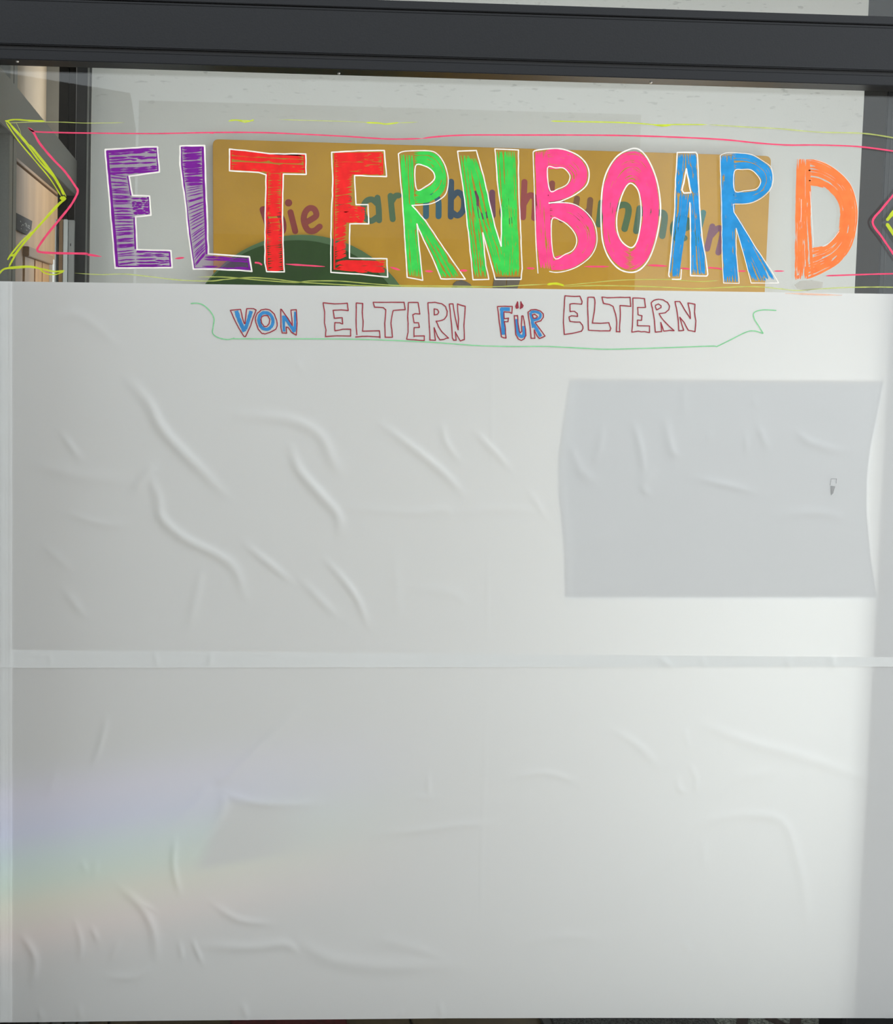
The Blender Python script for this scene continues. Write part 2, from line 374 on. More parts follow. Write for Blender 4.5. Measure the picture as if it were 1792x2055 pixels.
# right post, behind the pane
xr = float(P(np.array(1772.), np.array(390.), .03)[0])
post = box('post', xr, xr + .16, .03, .10, 0, 3.05, M_frame, .002, parent=win)
box('post_seam', xr + .010, xr + .0125, .0292, .04, 0, z_under, M_dark, parent=win)
box('bottom_rail', XL, XR, -.04, .045, 0, .06, M_frame, .003, parent=win)

# ---- left: side partition of the vestibule
side = empty('window_2', kind='structure')
XS = -0.45
box('side_panel', XS - .05, XS - .012, .012, .215, 0, 3.0, M_dark, parent=side)
bev = .0015
q1 = PX(np.array(19.), np.array(300.), XS)[1]; q2 = PX(np.array(34.), np.array(300.), XS)[1]
box('post', XS - .05, XS, q1, q2, 0, 3.0, M_frame2, bev, parent=side)
box('post_seam', XS - .01, XS + .0006, (q1 + q2) / 2 - .004, (q1 + q2) / 2, 0, 3.0, M_dark, parent=side)
zt = PX(np.array(34.), np.array(178.), XS)[2]; zb = PX(np.array(36.), np.array(284.), XS)[2]; ye = PX(np.array(152.), np.array(319.), XS)[1]
box('side_beam', XS - .05, XS + .004, .02, ye, zb, zt, M_frame2, bev, parent=side)
box('corner_post', XS - .0, XS + .036, ye, WALLY - .001, 0, 3.0, M_dark, bev, parent=side)
box('corner_trim', XS + .0365, XS + .041, ye, ye + .01, 0, 3.0, M_frame2, parent=side)
def px2x(px, Y): return float(P(np.array(float(px)), np.array(300.), Y)[0])
box('frame_post', px2x(117, 1.45), px2x(136, 1.45), 1.45, 1.5, 0, 3.0, M_fdark, bev, parent=side)
box('frame_post', px2x(139, 1.44), px2x(151, 1.44), 1.44, 1.5, 0, 3.0, M_fdark, bev, parent=side)
box('frame_gap', px2x(134, 1.47), px2x(141, 1.47), 1.47, 1.5, 0, 3.0, M_dark, parent=side)

# ---- wooden door and panelling in the corridor to the left
XD = -0.65
door = empty('door_1', kind='structure')
zl2 = PX(np.array(38.), np.array(329.), XD)[2]
yD0, yD1, yUp = 0.9, PX(np.array(119.), np.array(401.), XD)[1], PX(np.array(94.), np.array(200.), XD)[1]
box('door_leaf', XD - .04, XD, yD0, yD1, 0.005, zl2 - .006, M_wood, .001, parent=door)
box('door_head', XD - .04, XD, yD0, yD1, zl2 + .004, zl2 + .12, M_wood2, .001, parent=door)
box('shadow_gap', XD - .05, XD - .03, yD0, yD1, zl2 - .02, zl2 + .02, M_dark, parent=door)
box('wall_left', XD - .1, XD - .002, .4, yUp, zl2 + .12, 3.05, mat('beige_wall', srgb(172, 156, 134), .8, var=.04), kind='structure')
box('wall_end', XD - .3, -.41, yD1 + .03, yD1 + .1, 0, 3.05, mat('grey_wall', srgb(150, 150, 146), .8, var=.04), kind='structure')
box('wall_end_2', XD - .1, XD + .12, yUp, yUp + .04, zl2 + .13, 3.05, mat('grey_wall', srgb(150, 150, 146), .8, var=.04), kind='structure')
# inset cupboard front at the lower edge of the view
def yz(px, py, X): q = PX(np.array(float(px)), np.array(float(py)), X); return q[1], q[2]
ya, za = yz(47, 494, XD); yb, zb2 = yz(97, 516, XD)
box('door_moulding', XD, XD + .02, ya, yb, za - .035, za, M_wood2, .002, parent=door)
box('door_panel', XD, XD + .006, ya, yz(66, 505, XD)[0], 1.0, za - .036, M_wood, .001, parent=door)
box('door_panel', XD, XD + .006, yz(68, 505, XD)[0], yz(81.5, 505, XD)[0], 1.0, za - .036, M_wood3, .001, parent=door)
box('door_panel', XD, XD + .006, yz(82.5, 505, XD)[0], yz(96, 505, XD)[0], 1.0, za - .036, M_wood3, .001, parent=door)
box('door_stile', XD, XD + .014, yz(99, 505, XD)[0], yz(103, 505, XD)[0], 1.0, za - .01, M_white, .001, parent=door)
# slate name plate on the door
pl = prism('name_plate', [PX(np.array(float(a)), np.array(float(b)), XD + .012) for a, b in ((33, 427), (65, 443.5), (63, 461), (54, 471.5), (33, 460))], (-.008, 0, 0), M_slate, bevel=.0008,
           label='small dark slate name plate with chalk scribble on the wooden door', cat='sign')
ink = []; v = []; f = []
def side_ribbon(pts, w, X):
    a = np.array(pts, float)
    for (x0, y0), (x1, y1) in zip(a, a[1:]):
        d = np.array([x1 - x0, y1 - y0]); d /= max(1e-6, np.hypot(*d)); n = np.array([-d[1], d[0]]) * w / 2
        i = len(v)
        for q in ((x0 + n[0], y0 + n[1]), (x1 + n[0], y1 + n[1]), (x1 - n[0], y1 - n[1]), (x0 - n[0], y0 - n[1])): v.append(PX(np.array(q[0]), np.array(q[1]), X))
        f.append((i, i + 1, i + 2, i + 3))
for st in ([(43, 454), (46, 450), (48, 453)], [(49, 450), (52, 447), (52, 455)], [(53, 449), (55, 457)], [(56, 452), (59, 453), (57, 457), (60, 459)], [(41, 443), (42, 446)], [(52, 461), (55, 463)], [(42, 458), (43, 460)]):
    side_ribbon(st, .9, XD + .0125)
link('chalk_writing', mesh('chalk_writing', v, f, M_chalk), pl)

# slim metal cabinet in the corner
YC = 1.25
cb = empty('metal_cabinet', label='slim silver and white metal cabinet behind the glass beside the wooden door', cat='cabinet')
zc = zpx(130, 440, YC)
box('body', px2x(113, YC + .02), px2x(151, YC + .02), YC + .02, YC + .15, 0, zc, M_silver, .001, parent=cb)
box('edge_strip', px2x(112.5, YC), px2x(114.5, YC), YC, YC + .02, 0, zc, M_white, parent=cb)
box('edge_strip', px2x(118, YC), px2x(120, YC), YC + .004, YC + .02, 0, zc, M_dark, parent=cb)
box('edge_strip', px2x(120.5, YC), px2x(128, YC), YC + .002, YC + .02, 0, zc, M_wood2, parent=cb)  # beige reflection on the metal, put in as a coloured strip
box('edge_strip', px2x(129, YC), px2x(138, YC), YC, YC + .02, 0, zc, M_white, .002, parent=cb)
d = box('door', px2x(139.5, YC), px2x(151, YC), YC, YC + .02, 0, zc - .005, M_silver, .001, parent=cb)
zk = zpx(144, 491, YC); box('keyhole', px2x(143.4, YC), px2x(145, YC), YC - .001, YC + .004, zk - .005, zk + .004, M_dark, parent=d)

# ------------------------------------------------------------------ sign board on the wall
YS = WALLY - .045
sign = empty('sign_board', label='ochre wooden sign with painted coloured letters, hanging on the white wall behind the glass', cat='sign')
def rounded(pts, r):
    out = []; n = len(pts)
    for i in range(n):
        a, b, c = (np.array(pts[(i + k) % n], float) for k in (-1, 0, 1))
        u = (a - b) / np.hypot(*(a - b)); w = (c - b) / np.hypot(*(c - b))
        for t in np.linspace(0, 1, 5): out.append((1 - t) ** 2 * (b + u * r) + 2 * t * (1 - t) * b + t * t * (b + w * r))
    return out
brd = rounded([(427, 279), (1548, 313), (1520, 905), (430, 900)], 12)
prism('board', [P(np.array(a), np.array(b), YS) for a, b in brd], (0, .025, 0), M_board, sign, bevel=.0015)
box('spacer', .25, .45, YS + .025, WALLY - .0005, 1.7, 1.8, M_wood2, parent=sign); box('spacer', 1.45, 1.65, YS + .025, WALLY - .0005, 1.7, 1.8, M_wood2, parent=sign)
cx, cy, rr = 603., 711., 241.
t = np.linspace(0, 2 * math.pi, 72, endpoint=False)
prism('disc', [P(np.array(cx + 3 + rr * math.cos(a)), np.array(cy + 1 + rr * math.sin(a)), YS - .012) for a in t], (0, .0115, 0), M_grim, sign, label='green disc with pale rim')
prism('disc_face', [P(np.array(cx - 6 + (rr - 7) * math.cos(a)), np.array(cy + 6 + (rr - 6) * math.sin(a)), YS - .016) for a in t], (0, .0035, 0), M_green, sign.children[-1] if sign.children[-1].name.startswith('disc') else sign)
def grey(pts): 
    prism('painted_shape', [P(np.array(float(a)), np.array(float(b)), YS - .003) for a, b in pts], (0, .0025, 0), M_greyp, sign, label='grey painted shape')
grey([(908, 578), (910, 569), (916, 564), (926, 562), (936, 565), (944, 570), (950, 580), (948, 600), (910, 600)])
grey([(992, 556), (1016, 556), (1014, 600), (986, 600)]); grey([(1018, 556), (1046, 556), (1038, 580), (1034, 600), (1014, 600)])
def T(ox, oy, s, pts): return [(ox + a / s, oy + b / s) for a, b in pts]
SL = []
def sletter(ch, col, strokes, w=12, dots=()):
    k = Ink(YS - .0006)
    for s_ in strokes: k.ribbon(smooth(s_, 6), w, caps=True)
    for c, r in dots: k.disc(c, r, 20)
    k.build('painted_letter', mat('sign_paint_%d_%d_%d' % col, srgb(*col), .6, var=.05, spec=.2), sign, label='painted letter %s' % ch)
a3 = lambda p: T(440, 280, 6.853, p)
sletter('D', (150, 44, 48), [[(527, 421), (535, 445), (541, 466)], [(527, 420), (550, 421), (566, 440), (568, 462), (556, 470), (541, 467)]])
sletter('i', (160, 58, 50), [a3([(980, 1000), (1045, 1260)])], dots=[((579, 407), 7.4)])
sletter('e', (165, 66, 55), [T(400, 240, 3.982, [(850, 822), (900, 795), (935, 765), (920, 718), (880, 708), (845, 745), (835, 810), (865, 880), (915, 890), (962, 855)])])
a4 = lambda p: T(640, 280, 6.853, p)
sletter('F', (84, 110, 74), [[(684, 400), (690, 445)], [(684, 400), (700, 398)], [(686, 420), (700, 418)]])
sletter('a', (86, 116, 84), [a4([(805, 800), (822, 950), (828, 1110)]), a4([(800, 880), (730, 825), (650, 850), (605, 950), (625, 1060), (710, 1120), (800, 1070)])])
sletter('r', (84, 118, 80), [a4([(985, 775), (1000, 950), (1015, 1095)]), a4([(1000, 850), (1050, 780), (1095, 770)])])
a5 = lambda p: T(790, 280, 6.85, p)
sletter('n', (40, 104, 128), [a5([(445, 780), (445, 1055)]), a5([(445, 860), (530, 775), (610, 830), (617, 1055)])])
sletter('b', (52, 82, 106), [a5([(790, 580), (785, 1060)]), a5([(800, 800), (880, 725), (955, 790), (968, 880), (950, 980), (880, 1045), (800, 1000)])])
a6 = lambda p: T(910, 280, 6.63, p)
sletter('u', (124, 66, 92), [a6([(515, 705), (518, 850), (522, 1010)]), a6([(300, 720), (305, 930), (370, 1020), (450, 1000), (515, 920)])])
sletter('c', (110, 60, 70), [[(1032, 412), (1018, 404), (1008, 425), (1016, 444), (1032, 440)]])
sletter('h', (176, 74, 74), [a6([(945, 565), (935, 800), (925, 1035)]), a6([(940, 850), (1010, 745), (1075, 770), (1085, 860), (1075, 1045)])])
sletter('h', (160, 74, 64), [[(1108, 368), (1105, 405), (1100, 440)], [(1105, 418), (1118, 404), (1130, 412), (1127, 441)]])
a7 = lambda p: T(1050, 280, 7.088, p)
sletter('u', (142, 92, 52), [a7([(765, 840), (745, 1000), (775, 1110), (860, 1090), (935, 1000)]), a7([(953, 860), (930, 1130)])])
a8 = lambda p: T(1190, 280, 7.0875, p)
sletter('m', (84, 118, 76), [a8([(120, 900), (85, 1205)]), a8([(115, 1010), (200, 900), (270, 960), (245, 1230)]), a8([(290, 1000), (390, 935), (480, 940), (505, 1030), (450, 1270)])], 13)
sletter('m', (82, 116, 86), [a8([(665, 980), (615, 1300)]), a8([(650, 1080), (740, 990), (800, 1050), (770, 1340)]), a8([(830, 1080), (950, 1040), (1020, 1090), (985, 1370)])], 13)
a9 = lambda p: T(1330, 290, 7.083, p)
sletter('e', (62, 112, 90), [a9([(200, 1220), (350, 1180), (360, 1090), (260, 1050), (160, 1130), (150, 1250), (210, 1350), (310, 1330)])])
sletter('l', (66, 138, 134), [a9([(575, 970), (520, 1180), (460, 1400)])])
sletter('n', (140, 82, 104), [a9([(705, 1165), (630, 1480)]), a9([(690, 1290), (790, 1190), (850, 1260), (790, 1535)])])

# ------------------------------------------------------------------ glass pane and everything painted on it
z0g = .055
pane = empty('glass_pane', label='large clear glass pane painted with the coloured hand-drawn word ELTERNBOARD', cat='glass pane')
box('pane', XL + .02, XR - .02, 0.0, .005, z0g, z_under + .012, M_glass, parent=pane)
up = box('glass_pane', XL + .02, XR - .02, 0.0, .005, z_top - .012, 3.04, M_glass, label='clear upper glass pane above the dark transom, top right', cat='glass pane')
YI = -.0006
def letter(ch, col, where, patches, outlines=(), borders=(), ow=4.2, wash=None):
    k = Ink(YI)
    for A, B, kw in patches: k.patch(A, B, **kw)
    for pts, w in borders: k.ribbon(resample(pts, max(4, int(len(pts) * 6))), w, jit=.15)
    o = k.build('letter', col, pane, label='%s hand-painted letter %s' % (where, ch))
    if outlines:
        q = Ink(YI - .0002)
        for pts, closed, w, crv in outlines:
            w = w * .74
            if crv: 
                p = smooth(pts, 5, closed); q.ribbon(p, w, jit=.1, closed=closed)
            else: q.corners(pts, w, closed)
        q.build('outline', K_white, o)
    if wash:
        q = Ink(YI + .0003)
        for p in wash: q.poly(p)
        q.build('wash', K_wash, o)
    return o
al = lambda **k: dict(mode='along', **k)
ac = lambda **k: dict(mode='across', **k)
# E
E1 = [(211, 300), (262, 297), (316, 294.8), (320, 345), (259, 353.5), (266, 392.6), (300, 393.4), (303, 432), (272, 435), (275, 501), (343, 503), (345.5, 537), (231, 538), (225, 464), (217.7, 378)]
letter('E', K_purple, 'purple', [
    ([(214, 303), (315, 298)], [(219, 350), (318, 344)], al(d=4.2, w=4.4, skip=.1, breaks=2.2, wob=1.4)),
    ([(218, 345), (221, 390), (226, 435), (231, 500), (234, 534)], [(257, 353), (263, 392), (269, 435), (272, 500), (274, 534)], ac(d=4.6, w=3.0, skip=.05, slant=-.025, wob=2)),
    ([(262, 396), (299, 396)], [(268, 432), (301, 429)], al(d=4.0, w=4.0, skip=.08, breaks=2, wob=1.5)),
    ([(272, 505), (341, 506)], [(274, 535), (343, 535)], al(d=5.0, w=3.2, skip=.1, breaks=1.5, wob=1.6))],
    [(E1, True, 4.0, False)],
    [([(214, 303), (221, 378), (229, 464), (235, 535)], 6.5), ([(214, 303), (315, 297)], 3.5), ([(316, 298), (318, 343)], 5), ([(257, 353), (264, 392)], 5), ([(270, 436), (272, 500)], 4.5), ([(274, 504), (341, 506)], 3.5), ([(341, 506), (343, 535)], 5), ([(236, 535), (343, 535)], 4), ([(299, 396), (300, 428)], 4), ([(217, 348), (318, 343)], 4)],
    wash=[[(214, 302), (315, 297), (318, 344), (257, 352), (264, 394), (299, 395), (301, 430), (270, 434), (273, 503), (342, 505), (343, 535), (234, 536), (227, 464), (220, 378)]])
# L
L1 = [(361, 293), (410.6, 292), (413, 372), (416.5, 451), (418, 509.5), (500.4, 515.3), (505.5, 544.5), (432, 540), (388, 540), (378, 471), (371, 401), (361, 331)]
letter('L', K_purple, 'purple', [
    ([(364, 295), (365, 331), (371, 372)], [(405, 294), (407, 331), (409, 372)], ac(d=2.8, w=4.5, skip=.05, slant=-.02, wob=1.5)),
    ([(371, 372), (375, 401), (382, 471), (390, 537)], [(409, 372), (411, 410), (413, 460), (415, 512)], ac(d=5.4, w=2.6, skip=.03, slant=-.04, wob=2.0)),
    ([(412, 513), (498, 519)], [(405, 537), (501, 541)], al(d=4.4, w=4.2, skip=.15, breaks=2.2, wob=1.5))],
    [(L1, True, 4.2, False)],
    [([(364, 295), (365, 331), (373, 401), (381, 471), (390, 538)], 3), ([(407, 295), (409, 372), (413, 451), (415, 510)], 5), ([(390, 538), (500, 541)], 3), ([(498, 518), (501, 541)], 4), ([(364, 295), (407, 294)], 3)],
    wash=[[(363, 294), (408, 293), (411, 372), (415, 451), (416, 512), (499, 517), (503, 542), (389, 538), (379, 471), (372, 401), (363, 331)]])
# T
T1 = [(460.5, 299), (507, 304), (542, 308.5), (613.6, 309), (614.5, 350), (568.5, 349.3), (567, 426), (568.5, 499), (570.6, 545.6), (535, 545), (531.5, 528), (532, 440.5), (534, 351), (519, 346), (460.5, 342.7)]
letter('T', K_red, 'red', [
    ([(463, 302), (507, 307), (611, 312)], [(463, 341), (535, 344), (612, 347)], al(d=2.85, w=4.4, skip=.03, breaks=1.3, wob=1.0)),
    ([(536, 344), (535, 426), (534, 498), (537, 542)], [(566, 347), (565, 426), (567, 498), (568, 542)], ac(d=2.75, w=4.3, skip=.06, slant=-.02, wob=1.0))],
    [(T1, True, 3.6, False)],
    [([(463, 302), (463, 341)], 4), ([(611, 312), (612, 347)], 4), ([(537, 346), (535, 426), (534, 498), (537, 542)], 4), ([(566, 347), (565, 426), (567, 498), (568, 542)], 3.5), ([(463, 302), (507, 307), (611, 312)], 3)])
# E
E2 = [(665.5, 305.5), (720, 302.5), (771.3, 302), (775.7, 354.4), (711.5, 352.2), (714.4, 410.6), (738.5, 410.6), (740, 449.3), (702, 449.3), (701.3, 517.8), (776.4, 519.3), (778, 556), (722, 550), (664, 546.5), (664, 470), (667.7, 367.6)]
letter('E', K_red, 'red', [
    ([(671, 308), (766, 307)], [(673, 350), (768, 350)], al(d=2.85, w=4.4, skip=.03, breaks=1.4, wob=1.0)),
    ([(672, 343), (671, 410), (671, 470), (672, 541)], [(708, 345), (707, 405), (696, 452), (695, 541)], ac(d=2.75, w=4.2, skip=.07, slant=-.04, wob=1.0)),
    ([(690, 412), (733, 417)], [(690, 447), (732, 446)], al(d=2.75, w=4.3, skip=.02, breaks=1.4)),
    ([(690, 522), (773, 524)], [(672, 543), (772, 552)], al(d=2.75, w=4.3, skip=.04, breaks=1.2))],
    [(E2, True, 3.6, False)],
    [([(672, 308), (671, 410), (671, 541)], 3), ([(672, 308), (766, 307)], 3), ([(767, 308), (768, 350)], 3)])
# R
R1 = [(799.5, 308.5), (813.4, 303.4), (860, 302.6), (877.6, 309.2), (890.7, 326.7), (898, 348.6), (899.5, 367.6), (895, 388), (883.4, 399.7), (863, 409.2), (826.5, 412.1)]
R1b = [(826.5, 412.1), (854.2, 443.5), (892.2, 500.4), (933.8, 560.3), (884.9, 559.6), (871.8, 526.7), (839.6, 458.1), (836.7, 449.3), (840.4, 490), (848.4, 562.5), (817, 556.6), (813.4, 499), (806.8, 391), (801.7, 338.4), (799.5, 308.5)]
R1h = [(833.8, 333.3), (852.8, 333.3), (867.4, 342.8), (872.5, 354.5), (868.8, 363.2), (855.7, 373.4), (836, 380)]
letter('R', K_green, 'green', [
    ([(804, 310), (809, 391), (815, 499), (819, 552)], [(831, 312), (833, 391), (838, 470), (845, 556)], al(d=3.3, w=4.4, skip=.04, breaks=1.5, wob=.9)),
    ([(831, 306), (860, 305), (876, 312), (888, 328), (895, 349), (896, 367), (891, 386), (881, 396), (862, 405), (830, 408)], [(833, 331), (852, 331), (866, 339), (874, 350), (875, 357), (872, 364), (866, 372), (857, 377), (846, 381), (833, 384)], al(d=3.2, w=4.4, skip=.04, breaks=1.8, wob=.9, curve=True)),
    ([(828, 408), (854, 447), (892, 505), (924, 557)], [(816, 412), (837, 448), (871, 517), (887, 556)], al(d=3.2, w=4.5, skip=.04, breaks=1.5, wob=.9))],
    [(R1, False, 2.8, True), (R1b, False, 3.2, False), (R1h, True, 3.2, True)])
# N
N1 = [(918.3, 303.4), (956, 302), (970.3, 352.4), (993, 453.5), (1005.8, 494.2), (1006.5, 430.8), (999, 373.5), (993, 299), (1040.5, 301), (1041.2, 385.6), (1048, 539.4), (1045.8, 560.6), (993.7, 560.6), (981, 511), (968.8, 467), (974.9, 533.4), (981, 560.6), (949.2, 561.3), (942.4, 491.2), (932.6, 400.7)]
letter('N', K_green, 'green', [
    ([(924, 312), (935, 400), (945, 491), (953, 556)], [(944, 312), (953, 400), (966, 470), (976, 556)], al(d=4.0, w=4.0, skip=.08, breaks=1.6, wob=1.2)),
    ([(955, 318), (972, 370), (991, 453), (1008, 500), (1012, 550)], [(936, 318), (948, 380), (968, 460), (985, 515), (998, 552)], al(d=3.25, w=4.6, skip=.05, breaks=1.7, wob=1.1)),
    ([(997, 304), (1003, 400), (1008, 490), (1006, 553)], [(1037, 304), (1039, 385), (1044, 490), (1045, 553)], al(d=3.25, w=4.4, skip=.07, breaks=1.8, wob=1.1))],
    [(N1, True, 3.2, False)])
# B
B1 = [(1079.6, 548.8), (1075.4, 484.6), (1072.6, 392.9), (1069.8, 305.4)]
B1b = [(1069.8, 305.4), (1078.2, 301.2), (1116.3, 298), (1140.3, 302.6), (1162.9, 313.9), (1177.7, 330.8), (1182.3, 350.6), (1177, 371.7), (1157.2, 388.7), (1134.7, 400), (1120.5, 404.9), (1100.8, 407.7)]
B1c = [(1100.8, 407.7), (1126, 406.5), (1151.6, 409.8), (1174.2, 423.9), (1191, 445.1), (1197.4, 467.7), (1196.7, 491.7), (1185.4, 514.3), (1162.9, 532.6), (1140.3, 542.5), (1117.7, 546.7), (1102.2, 544.6)]
H1 = [(1098.7, 337.2), (1115, 337), (1130.4, 337.2), (1140.3, 346.3), (1143.8, 356.2), (1137.5, 370.3), (1120.5, 378.8), (1103.6, 382.3)]
H2 = [(1107.1, 442.3), (1126.2, 443), (1143.1, 455), (1154.4, 470.5), (1157.2, 486), (1150.2, 501.6), (1134.7, 510), (1111.4, 515.7)]
letter('B', K_pink, 'neon pink', [
    ([(1072, 305), (1075, 393), (1078, 485), (1083, 537)], [(1098, 303), (1102, 393), (1108, 485), (1112, 541)], al(d=2.855, w=4.4, skip=.01, breaks=1.3, wob=.8)),
    ([(1095, 302), (1116, 300), (1140, 305), (1161, 317), (1174, 333), (1178, 351), (1173, 370), (1155, 386), (1133, 397), (1098, 405)], [(1098, 337), (1115, 338), (1130, 338), (1141, 346), (1147, 355), (1145, 364), (1138, 373), (1128, 380), (1116, 383), (1098, 386)], al(d=2.855, w=4.4, skip=.01, breaks=1.8, wob=.8, curve=True)),
    ([(1100, 409), (1130, 409), (1152, 412), (1173, 426), (1189, 447), (1195, 468), (1194, 491), (1183, 512), (1161, 530), (1139, 539), (1106, 543)], [(1105, 439), (1118, 441), (1128, 443), (1145, 455), (1157, 470), (1160, 486), (1154, 500), (1146, 507), (1135, 512), (1125, 514), (1108, 517)], al(d=2.855, w=4.4, skip=.01, breaks=1.8, wob=.8, curve=True))],
    [(B1, False, 2.6, True), (B1b, False, 3.4, True), (B1c, False, 2.6, True), (H1, True, 2.8, True), (H2, True, 2.6, True)])
# O
Oo = [(1278.2, 298.3), (1257.7, 301.9), (1236.6, 315.3), (1219.6, 340.7), (1209.8, 371.7), (1206.2, 414), (1206.9, 460.6), (1211.2, 491.7), (1222.5, 518.5), (1242.2, 539.7), (1266.2, 546.7), (1286, 539.7), (1302.9, 518.5), (1315.6, 484.6), (1324, 442.3), (1325.5, 414), (1321.2, 376), (1311.3, 342.1), (1295.8, 312.5)]
Oi = [(1267.6, 368.2), (1257.7, 373.1), (1247.8, 392.9), (1240.8, 418.3), (1237.3, 442.3), (1239.4, 466.3), (1247.8, 484.6), (1262, 495.9), (1271.8, 494.5), (1280.3, 477.6), (1286, 442.3), (1286, 409.8), (1280.3, 381.6)]
def polar(pts, dr, c=(1264, 430)):
    p = smooth(pts, 8, True) - np.array(c); ang = np.arctan2(p[:, 0], -p[:, 1]); r = np.hypot(p[:, 0], p[:, 1]); o = np.argsort(ang)
    g = np.linspace(-math.pi, math.pi, 41); rr_ = np.interp(g, ang[o], r[o], period=2 * math.pi) + dr
    return [(c[0] + a * math.sin(b), c[1] - a * math.cos(b)) for a, b in zip(rr_, g)]
letter('O', K_pink, 'neon pink', [(polar(Oo, -4), polar(Oi, 4), al(d=2.855, w=4.3, skip=.02, breaks=3, wob=.7))], [(Oo, True, 3.8, True), (Oi, True, 3.4, True)])
# A
A1 = [(1343.4, 555.3), (1342, 551), (1345.5, 515.8), (1353.3, 431), (1355.4, 360.6), (1359, 306.2), (1396.4, 305.5), (1399.2, 309.8), (1401.3, 357.7), (1404, 417), (1409, 477.7), (1416, 515.8), (1420.4, 551), (1418.2, 554), (1385.8, 553.2), (1385.8, 473.5), (1384.4, 407)]
letter('A', K_blue, 'blue', [
    ([(1362, 309), (1358, 360), (1357, 388)], [(1378, 309), (1377, 337), (1367, 388)], al(d=2.75, w=4.4, skip=.02, breaks=1.5)),
    ([(1378, 309), (1379, 337), (1389, 388)], [(1397, 309), (1399, 357), (1401, 388)], al(d=2.75, w=4.4, skip=.05, breaks=1.5)),
    ([(1357, 386), (1355, 431), (1347, 515), (1344, 555)], [(1384, 390), (1379, 432), (1371, 492), (1363, 555)], al(d=2.75, w=4.4, skip=.03, breaks=1.7)),
    ([(1383, 388), (1386, 432), (1387, 492), (1387, 551)], [(1401, 385), (1405, 432), (1411, 492), (1418, 550)], al(d=2.75, w=4.4, skip=.03, breaks=1.7))],
    [(A1, False, 3.4, False), ([(1349, 560.3), (1366, 560.3), (1367.4, 541)], False, 3.0, False), ([(1377.3, 338.7), (1372.4, 366), (1368.4, 381.7), (1372.4, 387.4), (1386.5, 386.7)], True, 3.8, False)])
# R
R2 = [(1445.3, 311.9), (1459.2, 306.4), (1485.4, 307.5), (1508.8, 310.4), (1532, 323.6), (1546.7, 335.3), (1551, 352.8), (1549.7, 371.8), (1541, 386.4), (1524.8, 399.5), (1503, 408.2), (1471.6, 409.7)]
R2b = [(1471.6, 409.7), (1473, 425.8), (1488.4, 450.6), (1517.6, 498.8), (1546.7, 541), (1562.8, 568), (1507.3, 568), (1494.2, 517.7), (1477.4, 458), (1477.4, 509), (1483.3, 568.8), (1451.9, 568), (1449, 509), (1448, 406.8), (1445.5, 341), (1445.3, 311.9)]
R2h = [(1473.8, 344), (1491.3, 340.4), (1507.3, 341), (1520.5, 352.8), (1526.3, 366), (1517.6, 379), (1495.7, 382.7), (1474.5, 382.7)]
letter('R', K_blue, 'blue', [
    ([(1446, 312), (1448, 407), (1450, 509), (1453, 566)], [(1472, 312), (1473, 407), (1477, 509), (1482, 566)], al(d=2.75, w=4.5, skip=.02, breaks=1.5)),
    ([(1468, 308), (1485, 308), (1508, 312), (1531, 325), (1545, 337), (1549, 353), (1548, 371), (1540, 385), (1524, 398), (1503, 407), (1470, 408)], [(1472, 341), (1491, 339), (1508, 340), (1522, 352), (1528, 360), (1528, 366), (1524, 373), (1518, 381), (1507, 384), (1495, 385), (1472, 385)], al(d=2.75, w=4.4, skip=.03, breaks=2, curve=True)),
    ([(1470, 420), (1489, 450), (1518, 498), (1560, 566)], [(1464, 436), (1479, 462), (1495, 517), (1509, 563)], al(d=2.75, w=4.5, skip=.03, breaks=1.7))],
    [(R2, False, 1.6, True), (R2b, False, 2.0, False), (R2h, True, 2.0, True)])
# D
Do = [(1598.3, 319.3), (1616, 318), (1634.3, 320.2), (1659.4, 328.6), (1684.5, 345.3), (1706.3, 368.7), (1718, 400.5), (1721.7, 435.7), (1716.3, 472.5), (1703, 506), (1676.2, 534.5), (1642.7, 553), (1612.5, 563.8)]
letter('D', K_orange, 'orange', [
    ([(1600, 319), (1597, 430), (1596, 562)], [(1625, 320), (1627, 430), (1631, 500), (1634, 556)], al(d=2.855, w=4.5, skip=.02, breaks=1.6, wob=1)),
    ([(1618, 319), (1634, 320), (1659, 329), (1684, 346), (1705, 369), (1717, 400), (1720, 436), (1715, 472), (1702, 505), (1676, 533), (1642, 552), (1618, 562)], [(1622, 371), (1639, 372), (1659, 380), (1668, 386), (1676, 394), (1683, 406), (1686, 419), (1687, 440), (1683, 460), (1677, 474), (1659, 491), (1628, 499)], al(d=2.85, w=4.4, skip=.03, breaks=2.2, wob=1.1, curve=True))],
    [(Do[2:9], False, 1.0, True), ([(1625.5, 384), (1628, 420), (1631, 465), (1632.5, 492)], False, 1.3, True), ([(1608, 400), (1607, 445)], False, 1.2, False), ([(1651, 495), (1668, 484), (1684, 464)], False, 1.2, True)])

